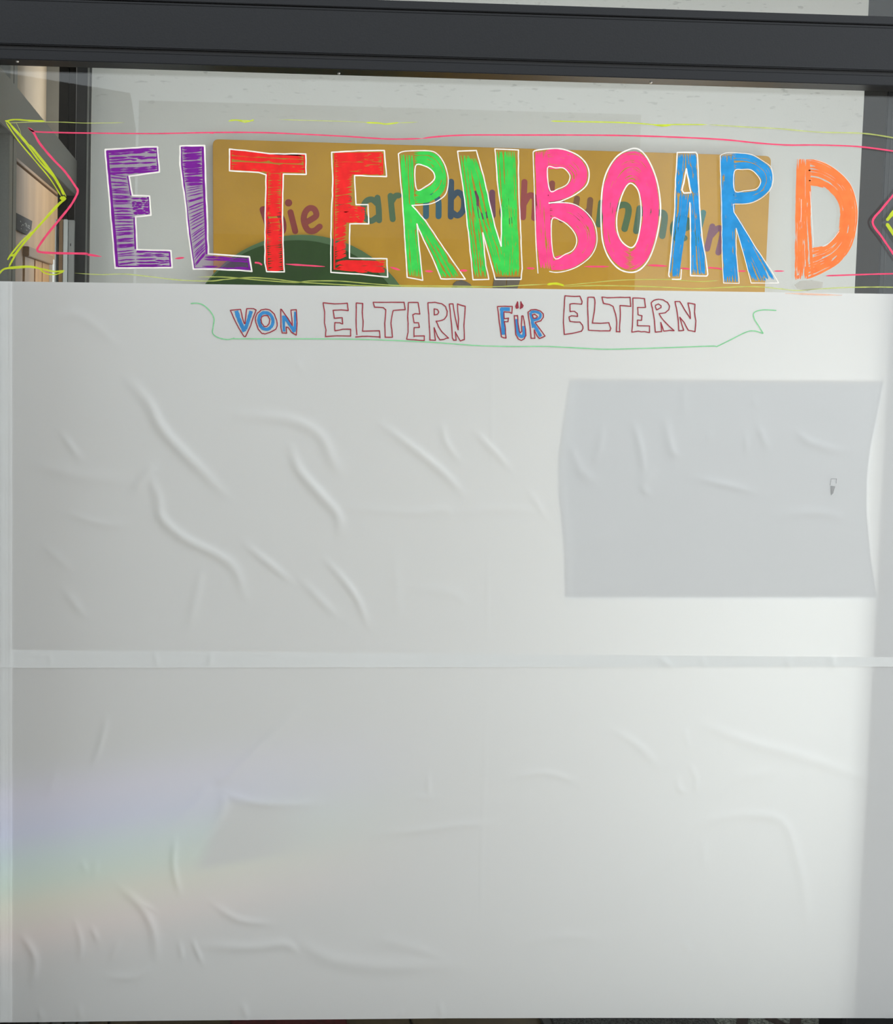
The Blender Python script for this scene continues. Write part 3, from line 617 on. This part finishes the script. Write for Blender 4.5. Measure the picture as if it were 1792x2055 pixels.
# banner lines round the word
BL_P =  (([(57, 257), (70, 264), (120, 266), (176, 267), (310, 268), (420, 266), (520, 266), (600, 269), (700, 274), (780, 279), (848, 278)], 2.8), ([(418, 266), (430, 267)], 3.6),
               ([(846, 278), (880, 274), (940, 271), (1050, 271), (1150, 271), (1250, 272), (1350, 275), (1450, 280), (1520, 287), (1580, 291), (1640, 291), (1720, 294), (1792, 303), (1812, 306)], 3.0),
               ([(56, 256), (66, 264), (80, 288), (105, 318), (130, 344), (150, 372), (156, 383), (152, 395), (140, 415), (118, 442), (95, 470), (78, 494), (75, 502), (82, 506), (115, 508), (170, 509), (178, 511), (204, 515)], 4.4),
               ([(351, 519), (370, 517)], 3.6), ([(511, 527), (520, 528), (526, 532)], 3.6), ([(573, 530), (652, 535)], 3.4), ([(783, 536), (803, 542)], 4), ([(853, 544), (869, 545)], 4), ([(922, 543), (938, 543)], 4),
               ([(1057, 538), (1073, 539)], 4), ([(1172, 535), (1222, 535)], 3.6), ([(1299, 532), (1340, 534)], 3.6), ([(1366, 538), (1385, 540)], 3.4), ([(1421, 537), (1435, 538), (1449, 540)], 3), ([(1481, 544), (1497, 544)], 3),
               ([(1553, 544), (1574, 544)], 2.6), ([(1657, 553.5), (1700, 552), (1760, 550), (1812, 549)], 2.8), ([(1812, 366), (1792, 392), (1770, 419), (1751, 445.7), (1770, 476), (1792, 508.5), (1812, 540)], 4.2))
BL_Y =  (([(12, 243), (30, 240), (60, 242), (90, 243)], 3), ([(10, 242), (18, 246), (30, 262), (50, 285), (80, 325), (105, 352), (118, 370)], 3.2),
               ([(12, 245), (35, 280), (75, 328), (100, 358), (122, 393)], 2.4), ([(18, 246), (45, 275), (75, 312), (105, 350), (117, 366), (133, 395)], 2.2), ([(60, 290), (100, 340), (114, 362), (129, 388)], 3.6), ([(100, 342), (118, 372), (128, 392)], 3.4),
               ([(133, 398), (115, 412), (90, 440), (70, 462), (50, 485), (30, 510), (20, 512)], 4.6), ([(131, 397), (105, 425), (60, 474), (35, 505), (18, 535)], 3.6), ([(66, 464), (45, 483), (24, 508), (15, 522)], 3.2), ([(120, 398), (132, 397)], 7),
               ([(-4, 553), (8, 540), (30, 538), (60, 536), (90, 541), (110, 545), (130, 543)], 3.4), ([(14, 537), (50, 534), (75, 537), (90, 548), (110, 551), (128, 545)], 2.6),
               ([(458, 243), (475, 241), (492, 245), (510, 240)], 2.6), ([(462, 240), (510, 243)], 2), ([(735, 246), (760, 247), (775, 249), (800, 246)], 3), ([(1105, 243), (1150, 244), (1250, 246), (1310, 250), (1330, 253), (1345, 250), (1420, 250)], 2.6), ([(1312, 251), (1346, 252)], 4),
               ([(1098, 571), (1115, 569), (1132, 573)], 4.4), ([(1812, 402), (1792, 427), (1779, 443)], 7), ([(1779, 448), (1792, 468), (1812, 498)], 7))
BL_T =  (([(16, 247), (60, 245), (120, 245), (176, 247), (250, 246)], 1.5), ([(560, 240), (700, 244), (760, 247)], 1.6), ([(790, 247), (840, 245)], 1.8), ([(1420, 250), (1500, 255), (1560, 258), (1640, 265), (1720, 267), (1760, 271), (1812, 280)], 2.6),
               ([(150, 548), (200, 551), (250, 550), (300, 555), (360, 562), (420, 564), (450, 561), (500, 557), (550, 560), (600, 566), (700, 572), (800, 576), (900, 577), (1000, 575), (1060, 572), (1100, 570)], 2.2),
               ([(395, 556), (450, 556), (520, 562), (590, 567), (620, 564), (680, 564), (740, 569), (800, 573), (900, 574), (1000, 575)], 2.0), ([(1130, 573), (1180, 568), (1250, 562), (1340, 561), (1400, 565), (1440, 563)], 1.8),
               ([(1130, 575), (1200, 573), (1300, 575), (1390, 579), (1450, 577), (1510, 575), (1560, 579), (1600, 583), (1640, 580), (1700, 577), (1760, 576), (1812, 577)], 2.4), ([(12, 247), (40, 285), (70, 322), (95, 350)], 1.3), ([(32, 246), (40, 262), (46, 280), (70, 310)], 1.0))
def strokes(sets, Y, m, label, jit, taper):
    for grp in sets:
        k = Ink(Y)
        for pts, w in grp: k.ribbon(smooth(pts, 5) if len(pts) > 2 else resample(pts, 5), w, jit=jit, taper=taper)
        k.build('banner_line', m, pane, label=label)
strokes([BL_P[0:3], BL_P[3:4]] + [[q] for q in BL_P[4:]], YI - .0003, K_line, 'pink banner line', .12, .03)
strokes([BL_Y[0:10], BL_Y[10:12], BL_Y[12:14], BL_Y[14:15], BL_Y[15:17], BL_Y[17:18], BL_Y[18:]], YI - .0001, K_yellow, 'lime yellow banner line', .15, .04)
strokes([[q] for q in BL_T], YI, K_ythin, 'thin pale lime banner line', .2, .05)
k = Ink(YI)
k.poly([(1594, 572), (1605, 564), (1630, 562), (1652, 566), (1650, 578), (1620, 584), (1600, 580)])
k.build('smudge', K_smudge, pane, label='wiped grey smudge below the orange D')

# ------------------------------------------------------------------ milky film sheets with creases
CREASES = [  # (points, height mm, half width px)
 ([(265, 770), (300, 812), (318, 850), (350, 890), (400, 940), (447, 988)], 2.0, 9), ([(300, 955), (318, 1000), (325, 1040), (370, 1080), (430, 1110), (470, 1140), (490, 1195)], 1.9, 8),
 ([(312, 930), (290, 958), (268, 985)], 1.2, 8), ([(480, 833), (580, 842), (640, 872), (665, 920), (682, 950)], 1.4, 9), ([(585, 900), (598, 940), (640, 990), (675, 1030), (682, 1065)], 2.0, 8),
 ([(765, 852), (830, 900), (890, 950), (925, 988)], 1.4, 7), ([(888, 850), (893, 885), (920, 925)], .9, 6), ([(955, 868), (985, 900), (1020, 938)], 1.0, 6), ([(870, 830), (905, 795), (940, 775)], .7, 8),
 ([(495, 1095), (540, 1130), (580, 1163)], 1.3, 6), ([(655, 1125), (690, 1165), (718, 1205), (735, 1250)], 1.5, 6), ([(605, 1165), (645, 1205), (672, 1232)], 1.0, 7), ([(405, 1145), (392, 1200), (380, 1255)], .8, 7),
 ([(125, 870), (160, 920)], .9, 6), ([(70, 930), (160, 955), (260, 965)], .7, 10), ([(140, 1030), (200, 1050), (250, 1052)], .7, 7), ([(130, 1185), (170, 1235)], .8, 7), ([(92, 1098), (140, 1140)], .6, 8),
 ([(312, 598), (260, 632), (216, 668)], .7, 3), ([(55, 695), (85, 652), (145, 630), (200, 660), (240, 700)], .6, 9), ([(690, 1018), (830, 1028), (890, 1022), (905, 1036)], .7, 7), ([(900, 1030), (1000, 1020), (1080, 1028)], .5, 8),
 ([(986, 705), (986, 970)], .35, 3), ([(978, 1090), (977, 1300)], .35, 3), ([(1060, 985), (1095, 1040)], .6, 6), ([(790, 1090), (800, 1250)], .5, 9), ([(830, 1180), (910, 1190), (930, 1215)], .5, 8),
 ([(1207, 855), (1202, 895), (1190, 930)], .8, 6), ([(1270, 850), (1284, 900), (1290, 950)], 1.0, 6), ([(1334, 845), (1345, 900), (1358, 915)], 1.0, 7), ([(1310, 945), (1290, 975), (1302, 992)], .9, 6), ([(1400, 960), (1450, 972), (1510, 986)], .8, 6),
 ([(1520, 855), (1538, 900)], .8, 6), ([(1598, 865), (1625, 888), (1690, 905)], .7, 7), ([(1560, 1032), (1640, 1028), (1690, 1040)], .6, 7), ([(1140, 890), (1165, 945), (1190, 965)], .7, 8), ([(1495, 870), (1496, 910)], .6, 5), ([(1422, 862), (1420, 885)], .5, 5),
 ([(1510, 795), (1513, 815)], .5, 5), ([(1370, 770), (1372, 835)], .4, 6), ([(1150, 1100), (1230, 1065)], .4, 8), ([(595, 722), (604, 745)], .5, 5),
 # lower sheet
 ([(605, 1420), (540, 1480), (470, 1545), (430, 1572)], 1.8, 8), ([(430, 1572), (370, 1630), (285, 1705)], 1.3, 8), ([(215, 1440), (202, 1490), (188, 1532)], 1.0, 5), ([(115, 1545), (95, 1595)], .7, 6),
 ([(352, 1685), (348, 1735), (360, 1792)], 1.4, 5), ([(450, 1590), (440, 1640), (383, 1700)], 1.1, 8), ([(450, 1592), (500, 1608), (560, 1614), (640, 1612)], .9, 7), ([(245, 1783), (285, 1820), (308, 1868), (313, 1922)], 1.5, 7), ([(262, 1800), (312, 1828)], 1.0, 5),
 ([(425, 1812), (480, 1845), (545, 1852)], 1.1, 6), ([(150, 1848), (162, 1888), (160, 1925)], 1.1, 5), ([(46, 1878), (70, 1920), (65, 1972)], 1.4, 6), ([(184, 1858), (196, 1888)], 1.0, 4), ([(360, 1888), (366, 1925)], 1.0, 4), ([(386, 1885), (406, 1932)], 1.2, 4),
 ([(410, 1897), (500, 1900), (570, 1893), (595, 1908)], 1.4, 8), ([(600, 1890), (660, 1922), (760, 1938), (920, 1936)], 1.2, 12), ([(222, 1925), (240, 1888)], .9, 5), ([(215, 1958), (270, 1960), (305, 1935)], .8, 6), ([(165, 1725), (172, 1750)], .7, 5), ([(195, 1720), (190, 1760)], .6, 5),
 ([(760, 1672), (850, 1665), (920, 1655), (990, 1652)], .8, 6), ([(858, 1548), (860, 1600)], .8, 4), ([(830, 1600), (875, 1598)], .5, 5), ([(976, 1345), (972, 1560), (967, 1700), (965, 1900)], .35, 3), ([(760, 1885), (830, 1900), (900, 1930)], .6, 10),
 ([(1232, 1465), (1285, 1500), (1315, 1535)], .9, 7), ([(1415, 1455), (1500, 1488), (1600, 1515), (1745, 1565)], 1.1, 9), ([(1372, 1460), (1380, 1500)], .7, 4), ([(1358, 1555), (1362, 1582), (1375, 1588)], .9, 5), ([(1385, 1535), (1395, 1560), (1395, 1588)], .9, 4), ([(1030, 1560), (1095, 1550), (1160, 1570)], .8, 6),
 ([(1385, 1640), (1345, 1710), (1270, 1775), (1250, 1825)], .7, 9), ([(1395, 1652), (1480, 1635), (1565, 1645), (1598, 1720), (1614, 1800), (1620, 1865)], 1.1, 8), ([(1408, 1680), (1415, 1745)], .6, 6), ([(1370, 1885), (1385, 1915)], .5, 6), ([(1480, 1560), (1560, 1545)], .5, 8),
 ([(78, 2022), (86, 2046)], .8, 5), ([(158, 2016), (163, 2044)], .7, 5), ([(486, 2012), (496, 2042)], .8, 5), ([(882, 2010), (886, 2040)], .8, 4), ([(800, 2040), (808, 2025)], .6, 3), ([(1780, 2040), (1792, 2025)], .8, 4), ([(1050, 1890), (1140, 1878), (1200, 1885)], .5, 8),
 # folds running over the overlap strip
 ([(425, 1306), (420, 1338)], .7, 4), ([(310, 1306), (318, 1338)], .5, 4), ([(1320, 1318), (1350, 1340)], .7, 5), ([(1405, 1316), (1412, 1336)], .6, 4), ([(1580, 1318), (1582, 1340)], .6, 5), ([(1668, 1312), (1672, 1345)], .8, 6), ([(100, 1308), (102, 1335)], .4, 4)]
def height(px, py):
    h = np.zeros(px.shape)
    for pts, amp, sg in CREASES:
        sg = sg * (1.22 if sg > 3 else 1.0)
        p = smooth(pts, 4) if len(pts) > 2 else resample(pts, 4)
        x0, y0 = p.min(0) - 4 * sg; x1, y1 = p.max(0) + 4 * sg
        idx = np.where((px > x0) & (px < x1) & (py > y0) & (py < y1))
        if not len(idx[0]): continue
        X = px[idx]; Yv = py[idx]; best = np.full(X.shape, 1e9); bt = np.zeros(X.shape); n = len(p) - 1
        for i in range(n):
            a = p[i]; d = p[i + 1] - a; L2 = d @ d + 1e-9
            t = np.clip(((X - a[0]) * d[0] + (Yv - a[1]) * d[1]) / L2, 0, 1)
            dd = np.hypot(X - a[0] - t * d[0], Yv - a[1] - t * d[1]); m = dd < best
            best[m] = dd[m]; bt[m] = ((i + t) / n)[m]
        fall = np.sin(np.pi * np.clip(bt, .04, .96)) ** .6
        h[idx] = np.maximum(h[idx], amp * fall * np.exp(-(best / sg) ** 2))
    low = np.sin(px / 97 + py / 143) * np.sin(py / 111 - px / 201) * .22 + np.sin(px / 43 - py / 61 + 1) * np.sin(py / 53 + px / 83) * .06
    return h * 1.9 + low * np.clip((py - 600) / 150, 0, 1) + .3
ytop = lambda x: 564.5 + 25.5 * np.clip(x, -20, 1830) / 1792
ybotU = lambda x: 1339.5 - 2.5 * x / 1792
ytopL = lambda x: 1303 + 15 * x / 1792
ybotL = lambda x: np.interp(x, [-30, 0, 300, 600, 900, 1200, 1792, 1830], [2051.5, 2051, 2047.3, 2045, 2042.6, 2041.6, 2042.2, 2042.2])
def sheet(name, yt, yb, Y0, label, x0=0.0, x1=1818, step=4.0, ny=194, parent=None):
    nx = int((x1 - x0) / step) + 1
    xs = np.linspace(x0, x1, nx); vv = np.linspace(0, 1, ny)
    px = np.repeat(xs[None, :], ny, 0); py = yt(px) * (1 - vv[:, None]) + yb(px) * vv[:, None]
    h = height(px, py) / 1000
    base = P(px, py, 0.0).copy(); base[..., 1] = Y0 - h
    idx = np.arange(nx * ny).reshape(ny, nx)
    f = np.stack([idx[:-1, :-1], idx[1:, :-1], idx[1:, 1:], idx[:-1, 1:]], -1).reshape(-1, 4)
    me = bpy.data.meshes.new(name); me.from_pydata(base.reshape(-1, 3).tolist(), [], f.tolist()); me.materials.append(M_film)
    me.polygons.foreach_set('use_smooth', [True] * len(me.polygons)); me.update()
    if parent is not None: return link(name, me, parent)
    return link(name, me, None, label=label, cat='sheet')
lower = sheet('film_sheet', ytopL, ybotL, -.0012, 'lower white sheet on the glass, creased, with a faint rainbow and no writing')
upper = sheet('film_sheet', ytop, ybotU, -.0024, 'upper white sheet on the glass with the small hand-drawn words VON ELTERN FÜR ELTERN')

# extra film layers added behind the upper sheet to brighten the overlap strip
for yy in (-.0016, -.0020): sheet('added_layer', ytopL, ybotU, yy, None, ny=10, parent=upper)
# stacked film strips added to make the left margin of both sheets brighter
for par, yt, yb, Y0 in ((upper, ytop, ybotU, -.0046), (lower, ybotU, ybotL, -.0034)):
    for wd, yy in ((24, 0), (15, -.0004), (8, -.0008)):
        xs = np.array([0.0, wd]); v_ = []; f_ = []
        ys = np.linspace(0, 1, 120)
        for tq in ys:
            for xq in np.linspace(0, wd, 5):
                yq = float(yt(xq)) * (1 - tq) + float(yb(xq)) * tq
                q = P(np.array(xq), np.array(yq), Y0 + yy); v_.append(q + np.array([0, .0003 * math.sin(tq * 60), 0]))
        for a in range(119):
            for b in range(4): f_.append((a * 5 + b, a * 5 + 5 + b, a * 5 + 6 + b, a * 5 + 1 + b))
        link('added_layer', mesh('added_layer', v_, f_, M_film, True), par)
# writing on the upper sheet
YT = -.0024 - .0011
def flet(ch, outl, fills=(), colour='red outlined', w=2.1, fw=None):
    k = Ink(YT - .0002)
    for pts, closed in outl: k.corners(smooth(pts, 1, closed) if False else pts, w, closed, n=3)
    o = k.build('letter', K_crim, upper, label='%s hand-drawn letter %s' % (colour, ch))
    if fills:
        q = Ink(YT)
        for pts, fwid, closed in fills: q.ribbon(smooth(pts, 5, closed) if len(pts) > 2 else resample(pts, 5), fwid, jit=.12, closed=closed)
        q.build('filling', K_fblue, o)
v1 = lambda p: T(450, 600, 10.54, p)
BL = 'blue filled red outlined'
flet('V', [(v1([(130, 240), (345, 218), (380, 380), (425, 520), (440, 520), (455, 380), (475, 205), (620, 205), (675, 235), (560, 560), (450, 795), (415, 790), (300, 600), (200, 400)]), True)],
     [(v1([(255, 250), (320, 450), (430, 690)]), 8.0, False), (v1([(570, 255), (510, 450), (445, 640)]), 7.0, False)], BL)
flet('O', [(v1([(870, 215), (960, 230), (1060, 320), (1110, 450), (1120, 570), (1090, 640), (960, 710), (860, 740), (800, 730), (720, 640), (670, 500), (660, 400), (700, 300), (780, 230)]), True),
           (v1([(850, 350), (920, 350), (965, 430), (950, 520), (900, 580), (840, 580), (790, 510), (775, 430), (800, 370)]), True)],
     [(v1([(880, 290), (980, 340), (1030, 450), (1010, 560), (940, 630), (870, 640), (790, 600), (740, 500), (735, 400), (790, 310)]), 6.4, True)], BL)
flet('N', [(v1([(1195, 215), (1215, 225), (1340, 400), (1440, 560), (1430, 400), (1410, 235), (1525, 225), (1540, 500), (1525, 765), (1420, 700), (1350, 600), (1310, 590), (1320, 725), (1225, 720), (1200, 600)]), True)],
     [(v1([(1252, 350), (1258, 500), (1265, 690)]), 5.5, False), (v1([(1265, 375), (1380, 520), (1490, 700)]), 7.5, False), (v1([(1505, 270), (1500, 450), (1495, 650)]), 5, False)], BL)
v2 = lambda p: T(640, 595, 11.2, p); v3 = lambda p: T(790, 595, 11.2, p)
flet('E', [(v2([(95, 140), (350, 165), (640, 150), (660, 315), (500, 300), (320, 310), (345, 490), (525, 475), (535, 615), (470, 590), (360, 585), (360, 770), (540, 735), (715, 735), (715, 890), (400, 885), (150, 900), (160, 750), (125, 590), (130, 350)]), True)])
flet('L', [(v2([(855, 860), (840, 700), (835, 500), (840, 145), (985, 155), (975, 350), (995, 550), (980, 780), (1360, 770), (1375, 930)]), False), (v2([(825, 910), (1100, 895), (1375, 910)]), False)])
flet('T', [(v2([(1220, 130), (1250, 240), (1450, 250), (1505, 300), (1480, 600), (1490, 915), (1655, 915), (1640, 750), (1620, 600), (1640, 450), (1670, 315), (1940, 295), (1915, 130)]), True)])
flet('E', [(v3([(330, 135), (550, 135), (590, 395), (480, 385), (430, 410), (460, 590), (560, 590), (580, 695), (460, 700), (460, 905), (460, 890), (690, 885), (690, 990), (480, 975), (290, 960), (325, 800), (325, 600), (315, 450)]), True)])
flet('R', [(v3([(770, 140), (930, 130), (1080, 160), (1170, 230), (1205, 330), (1195, 430), (1140, 510), (1040, 545), (955, 555), (1010, 680), (1090, 800), (1235, 935), (1130, 965), (1040, 975), (990, 900), (910, 700), (940, 985), (815, 980), (805, 700), (790, 400)]), True),
           (v3([(910, 280), (980, 290), (1015, 350), (985, 400), (915, 415)]), True)])
flet('N', [(v3([(1250, 170), (1335, 165), (1380, 450), (1450, 750), (1460, 500), (1435, 165), (1500, 190), (1610, 220), (1600, 400), (1580, 650), (1590, 970), (1500, 1000), (1440, 900), (1385, 795), (1405, 985), (1350, 985), (1320, 930), (1300, 600)]), True)])
v4 = lambda p: T(985, 595, 14.34, p)
flet('F', [(v4([(190, 290), (400, 280), (620, 285), (605, 485), (540, 450), (380, 440), (385, 640), (510, 620), (495, 725), (385, 720), (420, 900), (440, 1200), (380, 1190), (305, 1160), (270, 900), (230, 600)]), True)],
     [(v4([(310, 330), (335, 650), (360, 1100)]), 7, False), (v4([(290, 360), (550, 368)]), 7, False)], BL)
flet('Ü', [(v4([(675, 550), (770, 545), (780, 750), (820, 1000), (850, 1050), (890, 1010), (880, 800), (890, 560), (930, 560), (960, 700), (1000, 950), (1010, 1120), (960, 1220), (880, 1265), (790, 1220), (720, 1100), (700, 850)]), True),
           (v4([(770, 150), (715, 290), (740, 340), (790, 320), (780, 220)]), True), (v4([(865, 150), (930, 260), (900, 320), (850, 350)]), True), (v4([(750, 220), (752, 320)]), False), (v4([(875, 200), (885, 310)]), False)],
     [(v4([(725, 650), (750, 900), (800, 1090), (880, 1150), (955, 1090), (950, 850)]), 6.5, False)], BL)
flet('R', [(v4([(1070, 450), (1150, 385), (1300, 375), (1430, 420), (1510, 500), (1510, 600), (1440, 700), (1270, 750), (1400, 920), (1560, 1140), (1400, 1210), (1330, 1130), (1250, 960), (1270, 1205), (1160, 1205), (1120, 800)]), True),
           (v4([(1190, 530), (1260, 510), (1340, 570), (1310, 620), (1230, 630)]), True)],
     [(v4([(1140, 460), (1180, 640), (1220, 900)]), 5.5, False), (v4([(1140, 450), (1290, 440), (1420, 500), (1400, 620), (1230, 690)]), 5, False), (v4([(1230, 800), (1330, 960), (1440, 1150)]), 6, False)], BL)
v5 = lambda p: T(1120, 585, 11.2, p); v6 = lambda p: T(1260, 585, 11.947, p)
flet('E', [(v5([(155, 95), (360, 110), (490, 105), (540, 220), (530, 285), (360, 270), (265, 285), (270, 450), (370, 445), (430, 490), (440, 560), (300, 545), (245, 570), (265, 670), (370, 685), (490, 685), (545, 750), (560, 830), (530, 890), (350, 935), (140, 965), (120, 700), (135, 400), (145, 200)]), True)])
flet('L', [(v5([(670, 130), (810, 130), (830, 250), (815, 450), (770, 710), (950, 715), (1140, 700), (1185, 830), (1165, 885), (950, 885), (685, 870), (675, 600), (665, 350)]), True)])
flet('T', [(v5([(985, 125), (1100, 140), (1400, 130), (1620, 130), (1635, 335), (1390, 315), (1400, 500), (1385, 750), (1390, 910), (1310, 905), (1320, 700), (1290, 500), (1240, 340), (1150, 290), (1020, 265)]), True)])
flet('E', [(v6([(120, 155), (400, 170), (425, 380), (235, 380), (245, 560), (340, 580), (330, 690), (230, 685), (230, 820), (520, 825), (520, 985), (400, 960), (250, 950), (95, 975), (115, 700)]), True)])
flet('R', [(v6([(560, 270), (620, 215), (740, 185), (850, 200), (950, 260), (1000, 350), (980, 440), (900, 510), (750, 530), (800, 620), (900, 740), (1110, 940), (1000, 930), (860, 950), (790, 740), (810, 960), (660, 975), (640, 700), (590, 400)]), True),
           (v6([(665, 330), (730, 300), (795, 340), (795, 385), (690, 440), (660, 370)]), True)])
flet('N', [(v6([(1130, 240), (1245, 240), (1350, 420), (1500, 650), (1490, 500), (1440, 275), (1610, 305), (1600, 500), (1630, 700), (1610, 965), (1450, 930), (1350, 740), (1245, 615), (1340, 930), (1220, 940), (1210, 700), (1170, 420)]), True)])
k = Ink(YT)
g1 = T(370, 570, 2.987, [(38, 117), (80, 115), (120, 130), (160, 170), (178, 210), (172, 260), (170, 295), (200, 320), (255, 332), (300, 325)])
g2 = T(370, 570, 2.987, [(290, 328), (600, 328), (1000, 330), (1250, 338), (1500, 350), (1792, 370)])[:-1] + T(960, 570, 2.89, [(0, 357), (200, 362), (400, 362), (600, 372), (750, 378), (1000, 372), (1200, 365), (1350, 360), (1380, 362)])
g3 = T(960, 570, 2.89, [(1380, 364), (1450, 330), (1550, 280), (1600, 272), (1652, 287)]); g4 = T(960, 570, 2.89, [(1652, 287), (1630, 250), (1600, 200), (1600, 165), (1650, 150), (1728, 153)])
for g in (g1, g2, g3, g4): k.ribbon(smooth(g, 6), 2.0, jit=.1)
k.build('underline', K_fgreen, upper, label='thin green banner line under the small words')
k = Ink(YT); k.ribbon(resample([(1575, 588.5), (1640, 591), (1690, 592.5)], 8), 3.5, taper=.3); k.build('smear', K_osm, upper, label='faint orange smear at the top edge')
k = Ink(YT); k.poly([(1667, 975), (1676, 976), (1672, 990), (1668, 994)]); k.corners([(1666, 973), (1668, 961), (1679, 961), (1678, 970)], .9, False); k.build('mark', K_grey, upper, label='small grey scuff mark')

# poster stuck to the back of the glass, showing through the sheet
pst = [(1143, 762), (1450, 764), (1766, 766), (1752, 840), (1740, 900), (1734, 960), (1733, 1020), (1740, 1110), (1752, 1197), (1450, 1197), (1134, 1197), (1132, 1100), (1122, 1000), (1120, 920), (1130, 850)]
prism('poster', [P(np.array(float(a)), np.array(float(b)), .0054) for a, b in pst], (0, .0012, 0), M_poster, label='grey rectangular poster showing through the upper white sheet, right half', cat='poster')

# ------------------------------------------------------------------ things on the floor behind the glass (a strip below the sheet)
def fx(px): return float(PZ(np.array(float(px)), np.array(2050.), 0.0)[0])
M_redmat = mat('dark_red_mat', srgb(70, 8, 8), .9, var=.3, scale=(60, 60, 60), bump=.3)
M_carpet = mat('grey_loop_carpet', srgb(56, 58, 58), .95, var=.7, scale=(260, 260, 260), bump=.6, detail=1)
M_rub = mat('black_rubber', srgb(30, 31, 33), .6)
box('red_mat', fx(462), fx(694), .12, .62, .001, .012, M_redmat, .003, label='dark red floor mat behind the glass at the bottom edge', cat='mat')
dm = empty('door_mat', label='speckled grey carpet mat with black rubber edge behind the glass', cat='mat')
box('carpet', fx(1104), fx(1412), .10, .70, .004, .014, M_carpet, .002, parent=dm)
box('rubber_edge', fx(1083), fx(1104), .08, .72, .001, .010, M_rub, .002, parent=dm); box('rubber_edge', fx(1412), fx(1428), .08, .72, .001, .010, M_rub, .002, parent=dm)
rug = empty('patterned_rug', label='brown and grey rug with diamond lattice at the bottom right behind the glass', cat='rug')
box('pile', fx(1430), fx(1860), .08, .70, .001, .010, mat('light_speckled_pile', srgb(108, 112, 108), .95, var=.6, scale=(240, 240, 240), bump=.5, detail=1), .002, parent=rug)
M_band = mat('brown_band', srgb(46, 34, 32), .9, var=.3, scale=(80, 80, 80))
x0r, x1r = fx(1430), fx(1860)
for s_ in (1, -1):
    for i in range(-3, 6):
        xa = x0r + i * .125; y0r, y1r = .10, .68; L_ = y1r - y0r
        # clip the diagonal band to the rug
        pts = []
        for yy in np.linspace(y0r, y1r, 30):
            xx = xa + (yy - y0r) * .8 if s_ > 0 else xa + .3 - (yy - y0r) * .8
            if x0r + .005 < xx < x1r - .03: pts.append((xx, yy))
        if len(pts) < 2: continue
        (xa0, ya0), (xb0, yb0) = pts[0], pts[-1]
        prism('lattice_band', [(xa0, ya0, .0102 + .0004 * (s_ > 0)), (xa0 + .026, ya0, .0102 + .0004 * (s_ > 0)), (xb0 + .026, yb0, .0102 + .0004 * (s_ > 0)), (xb0, yb0, .0102 + .0004 * (s_ > 0))], (0, 0, .0015), M_band, rug)
bmat = empty('black_mat', label='black rubber mat behind the glass at the bottom left corner', cat='mat')
box('mat_base', fx(-60), fx(78), .10, .66, .001, .010, M_rub, .002, parent=bmat)
for i in range(4):
    box('mat_strip', fx(80 + i * 26), fx(102 + i * 26), .10, .66, .001, .011, mat('dark_grey_rubber', srgb(70, 74, 72), .8, var=.2, scale=(50, 50, 50)), .002, parent=bmat)
